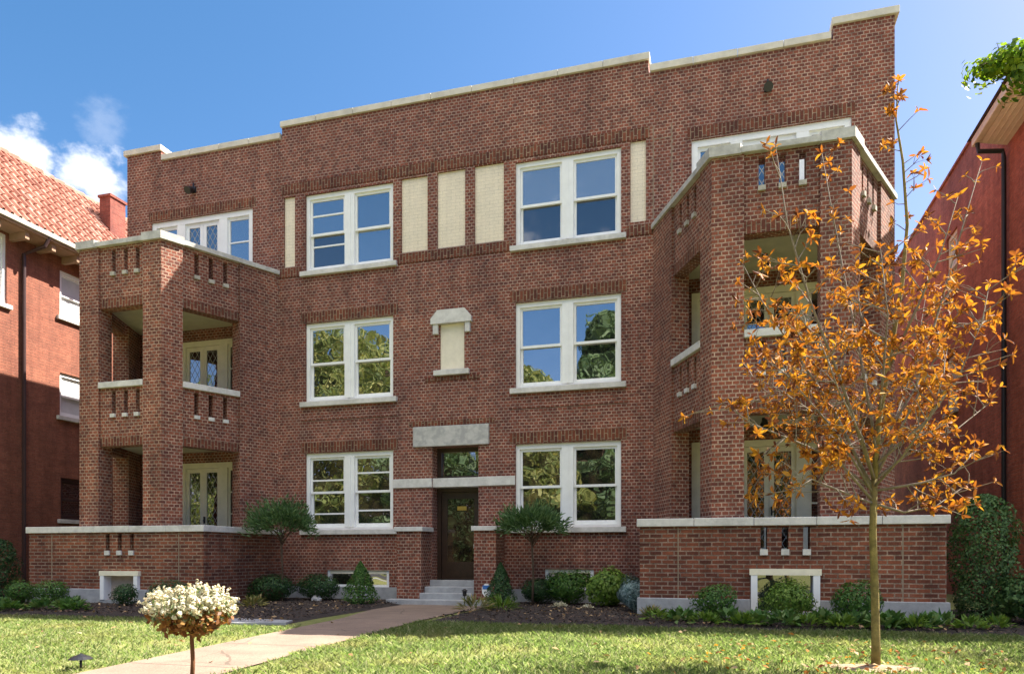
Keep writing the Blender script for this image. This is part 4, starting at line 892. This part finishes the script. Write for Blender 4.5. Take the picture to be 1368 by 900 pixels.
low_plant('daylily', -1.05, -3.0, 'leaf_straw', 70, .16, .03, .25, 'small withered plant below the blue spruce', 'grassy plants beside the steps')
low_plant('white_edging_plant', -2.95, -1.35, 'petal', 90, .07, .035, .33, 'low white-leaved plant in front of the right basement window', 'white plants in the right bed')
low_plant('white_edging_plant', -2.35, -1.65, 'petal', 50, .06, .03, .22, 'small white-leaved plant before the yellow-green shrub', 'white plants in the right bed')

# lollipop standards
def standard(x, y, hgt, rad, label, seed):
    root = empty('topiary_standard', (x, y, ground_z(x, y)), label, 'small tree', 'topiary standards by the ground-floor windows')
    rg = np.random.default_rng(seed); n = 3600
    d = unit(rg.normal(size=(n, 3))); d[:, 2] = np.abs(d[:, 2]) - .55 * rg.random(n)
    rr = .45 + .6 * rg.random(n) ** .5; rr *= 1 + .16 * np.sin(d[:, 0] * 7 + seed) + .14 * np.sin(d[:, 1] * 8 + d[:, 2] * 5 + 2 * seed)
    p = np.array([0, 0, hgt]) + d * rr[:, None] * np.array(rad)
    out = d + np.array([0, 0, .5]) + .35 * rg.normal(size=(n, 3))
    v, f = leaf_quads(p, np.cross(out, rg.normal(size=(n, 3))), .13, .024, .1, rg, tdir=out * 1.1); array_mesh('crown', v, f, M['leaf_topiary'], root)
    mb = MB(); mb.tube([(.0, 0, 0), (.02, .01, hgt * .4), (-.01, 0, hgt * .78), (0, 0, hgt)], [.028, .022, .020, .016], M['bark'], 8)
    for i in range(16):
        a = i * 2.4; q = .8 + .2 * math.sin(i * 5)
        mb.tube([(0, 0, hgt * (.72 + .012 * i)), (rad[0] * .4 * q * math.cos(a), rad[1] * .4 * q * math.sin(a), hgt - rad[2] * .25), (rad[0] * .8 * q * math.cos(a), rad[1] * .8 * q * math.sin(a), hgt + rad[2] * .15)], [.012, .009, .004], M['bark'], 5)
    mb.build('trunk', root, smooth=True)
standard(-9.12, -1.3, 1.74, (.74, .68, .56), 'lollipop-pruned small tree on a thin trunk by the left ground-floor window', 5)
standard(-3.58, -1.0, 1.66, (.68, .62, .44), 'lollipop-pruned small tree on a thin trunk by the right ground-floor window', 6)

# flowering standard in the foreground
hx, hy = -4.55, -9.55; hz = ground_z(hx, hy)
root = empty('hydrangea_standard', (hx, hy, hz), 'white-flowering hydrangea pruned as a ball on a single stem beside the walk', 'small tree')
rg = np.random.default_rng(21); P_, N_ = [], []
LUMP = [(unit(rg.normal(size=(1, 3)))[0], rg.uniform(-.16, .22)) for _ in range(14)]
def lump(d): return 1 + sum(a * math.exp(-(1 - float(d @ q)) / .12) for q, a in LUMP)
for i in range(330):
    d = rg.normal(size=3); d /= np.linalg.norm(d)
    if d[2] < -.05 - .35 * rg.random() * (1 if d[0] > 0 else .4): d[2] = abs(d[2])
    c = np.array([0, 0, .66]) + d * np.array([.39, .37, .205]) * rg.uniform(.62, 1.0) * lump(d)
    ax = d + np.array([0, 0, .35]) + .35 * rg.normal(size=3); ax /= np.linalg.norm(ax); ln = rg.uniform(.03, .075)
    m_ = 15; t = rg.random(m_); r_ = .022 * (1 - .7 * t); o_ = unit(rg.normal(size=(m_, 3)))
    P_.append(c + ax * (t * ln)[:, None] + o_ * r_[:, None]); N_.append(o_ + ax)
v, f = leaf_quads(np.concatenate(P_), np.concatenate(N_), .032, .018, .15, rg); array_mesh('blossom', v, f, M['petal'], root)
def leaf_ball(n, zc, rad, zlo, zhi, mat, ln):
    d = unit(rg.normal(size=(n, 3))); sc = np.array([lump(q) for q in d]) * rg.uniform(.35, 1.04, n)
    p = np.array([0, 0, zc]) + d * sc[:, None] * np.array(rad); k = (p[:, 2] > zlo + .07 * rg.random(n)) & (p[:, 2] < zhi + .06 * rg.random(n)); p = p[k]
    v, f = leaf_quads(p, rg.normal(size=p.shape) + .6 * d[k], ln, ln * .55, .2, rg); array_mesh('foliage', v, f, mat, root)
leaf_ball(1500, .62, (.36, .34, .23), .38, .62, M['leaf_rust'], .065)
leaf_ball(800, .66, (.37, .35, .20), .52, .86, M['leaf_pale'], .055)
mb = MB(); mb.tube([(0, 0, -.03), (.012, 0, .2), (-.006, .005, .42), (0, 0, .55)], [.021, .019, .018, .016], M['stem_rust'], 9)
for i in range(14):
    a = i * 2.4; mb.tube([(0, 0, .42 + .008 * i), (.13 * math.cos(a), .12 * math.sin(a), .54), (.26 * math.cos(a), .25 * math.sin(a), .61)], [.010, .007, .003], M['stem_rust'], 5)
mb.build('trunk', root, smooth=True)

# ---- young autumn tree
def autumn_tree():
    base = (TREE.x, TREE.y, TREE.z)
    root = empty('autumn_tree', base, 'young slender tree with orange and yellow leaves on the right lawn', 'tree')
    d0 = 7.02; rg = np.random.default_rng(3); rnd = random.Random(5)
    def V(u, v, dd=0): 
        # keep direction of spread: shift depth about the tree
        return pt(u, v, d0 + dd)
    trunk = [Vector((TREE.x, TREE.y, TREE.z - .03)), V(1170, 850), V(1168.5, 780), V(1166, 710), V(1168, 640)]
    mb = MB(); mb.tube(trunk, [.045, .040, .037, .034, .031], M['bark_young'], 10)
    tm = mb.build('trunk', root, base, smooth=True)
    limbs = [
        ([(1168, 640, 0), (1174, 560, .03), (1190, 470, .05), (1205, 380, .03), (1212, 300, 0), (1206, 215, -.03), (1197, 160, -.02), (1200, 108, 0)], .030),
        ([(1166, 668, 0), (1120, 615, -.15), (1060, 588, -.3), (1005, 566, -.4), (966, 538, -.45)], .016),
        ([(1167, 655, 0), (1112, 545, .15), (1062, 470, .25), (1018, 402, .3), (992, 352, .3)], .018),
        ([(1168, 640, 0), (1122, 505, -.25), (1082, 402, -.45), (1052, 300, -.6), (1036, 195, -.65)], .018),
        ([(1171, 600, 0), (1150, 480, .2), (1130, 380, .35), (1112, 285, .45), (1098, 205, .5)], .017),
        ([(1200, 470, .05), (1186, 455, 0), (1160, 440, -.05), (1149, 420, -.06), (1146, 385, -.05)], .022),
        ([(1172, 600, 0), (1222, 520, .3), (1258, 402, .5), (1286, 302, .6), (1312, 215, .65)], .017),
        ([(1170, 620, 0), (1240, 560, -.2), (1282, 500, -.35), (1312, 430, -.4), (1322, 378, -.4)], .016),
        ([(1169, 640, 0), (1230, 592, .25), (1280, 572, .4), (1322, 538, .5)], .015),
        ([(1168, 655, 0), (1230, 645, -.1), (1275, 632, -.2), (1310, 596, -.25)], .015),
        ([(1167, 672, 0), (1208, 684, .1), (1250, 676, .2), (1295, 645, .25)], .014),
        ([(1166, 672, 0), (1122, 655, -.35), (1085, 640, -.6), (1058, 655, -.7)], .013),
        ([(1188, 490, .05), (1228, 405, -.25), (1258, 335, -.4), (1280, 262, -.45)], .014),
        ([(1168, 640, 0), (1152, 585, -.5), (1122, 525, -.8), (1092, 445, -1.0)], .015),
        ([(1169, 640, 0), (1190, 575, .5), (1222, 485, .85), (1236, 400, 1.0)], .015),
        ([(1168, 650, 0), (1205, 610, -.5), (1240, 560, -.85), (1262, 500, -1.0)], .014),
        ([(1168, 650, 0), (1130, 600, .5), (1085, 560, .8), (1048, 500, .95)], .014),
        ([(1172, 580, 0), (1180, 500, -.4), (1186, 420, -.7), (1176, 330, -.8)], .013),
        ([(1167, 660, 0), (1120, 580, -.1), (1050, 500, -.15), (1010, 470, -.2)], .014),
        ([(1167, 650, 0), (1100, 560, .35), (1040, 520, .5), (1000, 500, .55)], .014),
        ([(1167, 655, 0), (1110, 610, .2), (1050, 545, .3), (1020, 520, .3)], .013),
        ([(1168, 645, 0), (1140, 545, .6), (1100, 470, .9), (1075, 420, 1.0)], .013),
        ([(1168, 640, 0), (1225, 530, -.05), (1262, 450, -.05), (1290, 400, 0)], .014),
    ]
    mb = MB(); clusters = []
    def twig(p, d, ln, r, depth):
        d = d.normalized(); q1 = p + d * ln * .5 + Vector((rnd.gauss(0, .02), rnd.gauss(0, .02), .01)); q2 = p + d * ln + Vector((0, 0, .05 * ln))
        mb.tube([p, q1, q2], [r, r * .75, r * .45], M['twig'], 5, cap=False)
        clusters.append((q2, (q2 - q1).normalized()))
        if ln > .2 and rnd.random() < .75: clusters.append((q1, d + Vector((rnd.gauss(0, .5), rnd.gauss(0, .5), .3))))
        if depth:
            for _ in range(2):
                dd = (d + Vector((rnd.gauss(0, .6), rnd.gauss(0, .6), rnd.gauss(.1, .4)))).normalized(); twig(q1, dd, ln * .6, r * .6, 0)
    for li, (pts, r0) in enumerate(limbs):
        P = [V(*q) for q in pts]; n = len(P)
        mb.tube(P, [r0 * (1 - .82 * i / (n - 1)) for i in range(n)], M['twig'] if li else M['bark_young'], 7)
        clusters.append((P[-1], (P[-1] - P[-2]).normalized()))
        segs = [(P[i], P[i + 1]) for i in range(n - 1)]; tot = sum((b - a).length for a, b in segs)
        cnt = max(6, int(tot / .098))
        if li == 0: cnt = 34
        if li == 5: cnt = 4
        for k in range(cnt):
            t = .22 + .78 * (k + rnd.random()) / cnt
            if li == 0: t = .05 + .95 * (k + rnd.random()) / cnt
            s = t * tot; acc = 0
            for a, b in segs:
                l_ = (b - a).length
                if acc + l_ >= s: p = a + (b - a) * ((s - acc) / l_); d = (b - a).normalized(); break
                acc += l_
            else: p, d = P[-1], (P[-1] - P[-2]).normalized()
            if p.x > TREE.x + .75 and rnd.random() < .3: continue
            side = Vector((rnd.gauss(0, 1), rnd.gauss(0, 1), rnd.gauss(.15, .6))); side -= d * side.dot(d); side.normalize()
            lower = p.z < 3.9
            if li == 0 and p.z > 4.4: twig(p, (d * .5 + side).normalized(), rnd.uniform(.08, .24), .005, 1 if rnd.random() < .3 else 0)
            elif lower: twig(p, (d * .55 + side).normalized(), rnd.uniform(.18, .42), .006, 1 if rnd.random() < .55 else 0)
            else:
                if rnd.random() < .62: twig(p, (d * .7 + side).normalized(), rnd.uniform(.10, .30), .005, 0)
    mb.build('branch', root, base, smooth=True)
    V_, F_ = [], []; nb_ = 0
    for p, d in clusters:
        d = np.array(d); d /= np.linalg.norm(d); a = np.cross(d, [.3, .2, .9]); a /= np.linalg.norm(a); b = np.cross(d, a)
        m_ = rg.integers(3, 9); ph = rg.uniform(0, 6.28)
        for j in range(m_):
            th = ph + j * 2.4; el = rg.uniform(-.25, 1.2); dr = d * math.sin(el) + math.cos(el) * (math.cos(th) * a + math.sin(th) * b); dr[2] -= .12; dr /= np.linalg.norm(dr)
            ln = rg.uniform(.04, .10); wd = ln * rg.uniform(.26, .46); sd = np.cross(dr, d + .2 * rg.normal(size=3)); sd /= np.linalg.norm(sd) + 1e-9; nr = np.cross(sd, dr)
            o = np.array(p); cv = rg.uniform(-.34, .05) * ln
            pts = [o, o + dr * ln * .38 + sd * wd * .5 + nr * .06 * ln, o + dr * ln * .75 + sd * wd * .36 + nr * (.06 * ln + cv * .4), o + dr * ln + nr * cv, o + dr * ln * .75 - sd * wd * .36 + nr * (.06 * ln + cv * .4), o + dr * ln * .38 - sd * wd * .5 + nr * .06 * ln]
            V_ += pts; F_ += [(nb_, nb_ + 1, nb_ + 2, nb_ + 3), (nb_, nb_ + 3, nb_ + 4, nb_ + 5)]; nb_ += 6
    array_mesh('crown', np.array(V_) - np.array(base), np.array(F_), M['leaf_orange'], root)
autumn_tree()

# ---- tree overhanging at the right, trunk outside the picture
root = empty('overhanging_tree', (8.9, -2.0, .1), 'green tree whose leafy branch hangs before the beige eave, top right corner', 'tree')
rg = np.random.default_rng(9); Pp, Nn = [], []
for c, r_, n in (((.3, -.3, 7.4), (2.0, 1.7, 1.5), 2600), ((-3.85, 1.75, 9.82), (.56, .42, .36), 460), ((-4.28, 1.8, 9.72), (.42, .36, .26), 190), ((-3.75, 1.7, 9.5), (.32, .3, .46), 190), ((-3.1, 1.65, 9.95), (.5, .4, .5), 200)):
    p, nr = blob_points(n, c, r_, rg, .25, .5, int(n)); Pp.append(p); Nn.append(nr)
v, f = leaf_quads(np.concatenate(Pp), np.concatenate(Nn), .125, .085, .15, rg); array_mesh('crown', v, f, M['leaf_over'], root)
mb = MB(); mb.tube([(0, 0, -.1), (.05, 0, 2.5), (.2, -.1, 5), (.5, -.2, 7.5)], [.2, .17, .14, .06], M['bark'], 10)
mb.tube([(.2, -.1, 5), (-1.2, .4, 7.4), (-2.8, 1.4, 9.6), (-3.9, 1.75, 9.85), (-4.4, 1.8, 9.75)], [.09, .07, .045, .02, .008], M['bark'], 7)
rt = random.Random(8)
for i in range(22):
    q = Vector((-2.9 - 1.35 * i / 22, 1.42 + .35 * i / 22, 9.62 + .2 * i / 22)); e_ = q + Vector((rt.uniform(-.45, .1), rt.uniform(-.35, .35), rt.uniform(-.45, .25))); mb.tube([q, q.lerp(e_, .5) + Vector((0, 0, .03)), e_], [.012, .008, .003], M['bark'], 5)
for i in range(9):
    a = i * 2.4; mb.tube([(.3, -.1, 6 + .15 * i), (.5 + 1.0 * math.cos(a), -.2 + .9 * math.sin(a), 7 + .15 * i)], [.04, .01], M['bark'], 5)
mb.build('trunk', root, smooth=True)

# ---- street trees across the road, seen mirrored in the windows
def street_tree(x, y, hgt, rad, leaf, label, seed):
    root = empty('street_tree', (x, y, -.06), label, 'tree', 'trees across the street'); rg = np.random.default_rng(seed); Pp, Nn = [], []
    for i in range(26):
        a = rg.uniform(0, 6.28); q = rg.uniform(.15, .75); zz = hgt * (.14 + .77 * ((i + rg.random()) / 26)); sh = math.sqrt(max(.1, 1 - ((zz / hgt - .5) / .55) ** 2))
        c = (math.cos(a) * rad * q * sh, math.sin(a) * rad * q * sh, zz); p, nr = blob_points(1700, c, (rad * .45, rad * .45, min(rad * .4, hgt * .12)), rg, .35, .4, i); Pp.append(p); Nn.append(nr)
    v, f = leaf_quads(np.concatenate(Pp), np.concatenate(Nn), .34, .25, .1, rg); array_mesh('crown', v, f, M[leaf], root)
    mb = MB(); mb.tube([(0, 0, -.1), (0, 0, hgt * .3), (.2, .1, hgt * .6), (.1, 0, hgt * .85)], [.38, .3, .2, .05], M['bark'], 9)
    for i in range(10):
        a = i * 2.4; z = hgt * (.3 + .04 * i); mb.tube([(0, 0, z), (rad * .3 * math.cos(a), rad * .3 * math.sin(a), z + rad * .3), (rad * .65 * math.cos(a), rad * .65 * math.sin(a), z + rad * .55)], [.14, .09, .03], M['bark'], 6)
    mb.build('trunk', root, smooth=True)
street_tree(-30.0, -40, 21.0, 8.0, 'leaf_street', 'broad yellow-green tree mirrored in the left middle-floor window', 1)
street_tree(-15.0, -41, 16.5, 5.5, 'leaf_street', 'lower rounded tree mirrored in the left half of the right middle-floor window', 2)
street_tree(-7.8, -39, 20.5, 3.8, 'leaf_streetdark', 'tall dark narrow tree mirrored in the right half of the right middle-floor window', 3)
street_tree(3.5, -42, 16, 6.5, 'leaf_street', 'wide tree mirrored in the doors of the right porch', 4)
street_tree(-11.8, -35, 9.5, 4.2, 'leaf_street', 'low leafy tree mirrored at the bottom of the right ground-floor window', 15)
street_tree(-45, -43, 18, 7.5, 'leaf_street', 'wide tree mirrored in the doors of the left porch', 8)
street_tree(-21.5, -37, 11.5, 5.5, 'leaf_streetdark', 'dark spreading tree mirrored in the ground-floor windows', 12)

# ================================================================== SMALL THINGS
# mushroom path light by the walk
px_, py_ = -6.12, -9.25; pz_ = ground_z(px_, py_)
root = empty('path_light', (px_, py_, pz_), 'small black mushroom path light at the left edge of the walk', 'garden light', 'garden lights')
mb = MB(); mb.tube([(0, 0, -.05), (0, 0, .125)], [.012, .012], M['black'], 8); mb.build('stake', root, smooth=True)
mb = MB(); mb.tube([(0, 0, .105), (0, 0, .11), (0, 0, .135), (0, 0, .155), (0, 0, .165)], [.035, .115, .075, .025, .006], M['black'], 14); mb.build('cap', root)
lx, ly = -4.95, -1.18
root = empty('garden_lantern', (lx, ly, ground_z(lx, ly)), 'small black stake lantern standing at the foot of the entrance steps', 'garden light', 'garden lights')
mb = MB(); mb.tube([(0, 0, -.05), (0, 0, .22)], [.011, .011], M['black'], 8); mb.build('stake', root)
mb = MB(); mb.tube([(0, 0, .22), (0, 0, .24), (0, 0, .32), (0, 0, .325), (0, 0, .37)], [.03, .04, .045, .07, .012], M['black'], 10); mb.build('lantern_head', root)
# white-blue alarm sign stake beside the cone evergreen
sx, sy = -4.50, -1.12
root = empty('yard_sign', (sx, sy, ground_z(sx, sy)), 'small white and blue yard sign beside the cone evergreen', 'sign')
mb = MB(); mb.tube([(0, 0, -.05), (0, 0, .2)], [.008, .008], M['gutter'], 6); mb.build('stake', root)
M['blue'] = mat_plain('blue_paint', (0.05, 0.16, 0.42), .5, .05)
mb = MB(); oct_ = [(.10 * math.cos(R(22.5 + 45 * i)), .34 + .14 * math.sin(R(22.5 + 45 * i))) for i in range(8)]
mb.face([(x, -.012, z) for x, z in oct_], M['white']); mb.face([(x, .0, z) for x, z in reversed(oct_)], M['white'])
for i in range(8):
    a, b = oct_[i], oct_[(i + 1) % 8]; mb.face([(a[0], -.012, a[1]), (b[0], -.012, b[1]), (b[0], 0, b[1]), (a[0], 0, a[1])], M['white'])
mb.box(-.08, .08, -.016, -.0125, .36, .44, M['blue']); mb.build('sign_board', root)
# rocks
def rock(x, y, s, label, group):
    rg = np.random.default_rng(abs(hash((x, y))) % 999); bm_v = []; mb = MB(); n, m_ = 10, 6
    for i in range(m_ + 1):
        th = math.pi * i / m_
        for j in range(n):
            a = 2 * math.pi * j / n; r_ = 1 + .25 * rg.uniform(-1, 1)
            mb.v.append((s[0] * r_ * math.sin(th) * math.cos(a), s[1] * r_ * math.sin(th) * math.sin(a), max(-.03, s[2] * r_ * math.cos(th)) + .02))
    k = mb.mi(M['rock'])
    for i in range(m_):
        for j in range(n): mb.f.append((i * n + j, i * n + (j + 1) % n, (i + 1) * n + (j + 1) % n, (i + 1) * n + j)); mb.m.append(k)
    o = mb.build('rock', smooth=False); o.location = (x, y, ground_z(x, y)); return tag(o, label, 'rock', group)
rock(-15.75, -1.75, (.11, .10, .16), 'pale upright rock left of the boxwood balls', 'pale rocks in the left bed')
rock(-9.75, -2.1, (.17, .14, .13), 'pale grey rock behind the white-flowering hydrangea', 'pale rocks in the left bed')
rock(-8.45, -.98, (.12, .1, .14), 'small white rock in the dark yews under the left window', 'pale rocks in the left bed')
# flat stone slab between lawn and walk
mb = MB(); mb.prism([(-8.1, -5.42), (-7.0, -5.62), (-6.35, -5.35), (-6.45, -5.0), (-7.6, -4.9)], .07, .125, M['concrete'])
tag(mb.build('stone_slab', bevel=.012), 'flat grey stone slab lying left of the walk at the lawn edge', 'slab')

# ================================================================== GRASS, CHIPS, FALLEN LEAVES
def grass(name, n, seed):
    rg = np.random.default_rng(seed)
    x = rg.uniform(-14.5, 6.5, n); y = rg.uniform(-11.6, -4.0, n)
    be = np.where(x > -4.5, -4.45 + .10 * np.sin(x * 1.3) + .05 * np.sin(x * 3.7 + 1) + np.where(x > 1, .12, np.where(x < -2.5, -.18, 0)), -5.15 + .10 * np.sin(x * 1.1) + .05 * np.sin(x * 3.1) - .35 * np.clip((x + 9) / 2.5, 0, 1))
    wl = -5.93 + .05 * np.sin(y * 5) + .03 * np.sin(y * 13); wr = -4.55 - .05 * np.sin(y * 4 + 1) - .03 * np.sin(y * 11)
    ok = (y < be + rg.normal(0, .05, n)) & ~((x > wl - .02) & (x < wr + .02))
    ok &= ((x - TREE.x) ** 2 / .42 ** 2 + (y - TREE.y) ** 2 / .25 ** 2) > rg.uniform(.8, 1.1, n)
    ok &= ~((x > -8.0) & (x < -6.4) & (y > -5.5) & (y < -4.9))
    # only what can be seen from near the camera
    dx, dy = x, y + CAM_D; dep = -dx * math.sin(YAW) + dy * math.cos(YAW); lat = dx * math.cos(YAW) + dy * math.sin(YAW)
    ok &= (dep > 5.6) & (np.abs(lat) < dep * .709 + 1.0)
    # thinner on the worn left lawn
    thin = np.where(x < -5.3, .62, 1.0) * np.clip(.75 + .5 * np.sin(x * 1.7 + np.sin(y * 2.1)) * np.sin(y * 1.9), .35, 1)
    ok &= rg.random(n) < thin
    x, y = x[ok], y[ok]; n = len(x)
    z = np.where(y > -4.5, .1, np.maximum(.1 + (y + 4.5) * .02, -.06))
    h = rg.uniform(.03, .07, n) * np.where(x < -5.3, .75, 1); a = rg.uniform(0, 6.283, n); w_ = rg.uniform(.004, .008, n); le = rg.uniform(.2, 1.5, n) * h; b = a + rg.normal(1.57, .5, n)
    cx_, sx_ = np.cos(a), np.sin(a); lx_, ly_ = np.cos(b) * le, np.sin(b) * le
    base = np.stack([x, y, z], 1); sd = np.stack([cx_ * w_, sx_ * w_, np.zeros(n)], 1)
    mid = base + np.stack([lx_ * .35, ly_ * .35, h * .6], 1); tip = base + np.stack([lx_, ly_, h], 1)
    v = np.stack([base - sd, base + sd, mid + sd * .75, tip, mid - sd * .75], 1).reshape(-1, 3)
    f = np.arange(n * 5).reshape(n, 5)
    return tag(array_mesh(name, v, f, M['grass']), kind='stuff')
grass('grass', 330000, 77)
def scatter(name, mat, n, size, ratio, seed, lift, tilt=.35):
    rg = np.random.default_rng(seed); x = np.concatenate([rg.uniform(-4.4, 6.0, n), rg.uniform(-16.5, -6.4, n)]); y = rg.uniform(-5.6, -.3, 2 * n)
    be = np.where(x > -4.5, -4.45 + .10 * np.sin(x * 1.3) + np.where(x > 1, .12, np.where(x < -2.5, -.18, 0)), -5.15 + .10 * np.sin(x * 1.1) - .35 * np.clip((x + 9) / 2.5, 0, 1))
    ok = (y > be) & ~((x > -14.5) & (x < -9.9) & (y > -2.8)) & ~((x > -1.3) & (x < 3.35) & (y > -2.8)); x, y = x[ok], y[ok]; m_ = len(x)
    p = np.stack([x, y, .1 + lift + rg.uniform(0, .02, m_)], 1); nr = np.stack([rg.normal(0, tilt, m_), rg.normal(0, tilt, m_), np.ones(m_)], 1)
    v, f = leaf_quads(p, nr, size, size * ratio, .1, rg); return tag(array_mesh(name, v, f, M[mat]), kind='stuff')
scatter('bark_chips', 'chip', 9000, .06, .4, 31, .05)
scatter('fallen_leaves', 'litter', 420, .07, .5, 32, .068, .5)
rgl = np.random.default_rng(55); n_ = 170; x = rgl.uniform(-12, 4.5, n_); y = rgl.uniform(-11, -4.8, n_)
x[:70] = TREE.x + rgl.normal(0, 1.1, 70); y[:70] = TREE.y + rgl.normal(.2, .9, 70)
z = np.where(y > -4.5, .1, np.maximum(.1 + (y + 4.5) * .02, -.06)) + np.where((x > -6) & (x < -4.5), .02, .055)
v, f = leaf_quads(np.stack([x, y, z], 1), np.stack([rgl.normal(0, .4, n_), rgl.normal(0, .4, n_), np.ones(n_)], 1), .075, .045, .2, rgl)
tag(array_mesh('fallen_leaves', v, f, M['litter']), kind='stuff')

n_ = 150; x = TREE.x + rgl.normal(-.1, .9, n_); y = TREE.y + rgl.normal(.1, .75, n_); z = np.where(y > -4.5, .1, np.maximum(.1 + (y + 4.5) * .02, -.06)) + .05
v, f = leaf_quads(np.stack([x, y, z], 1), np.stack([rgl.normal(0, .5, n_), rgl.normal(0, .5, n_), np.ones(n_)], 1), .07, .032, .25, rgl)
tag(array_mesh('fallen_leaves', v, f, M['leaf_orange']), kind='stuff')
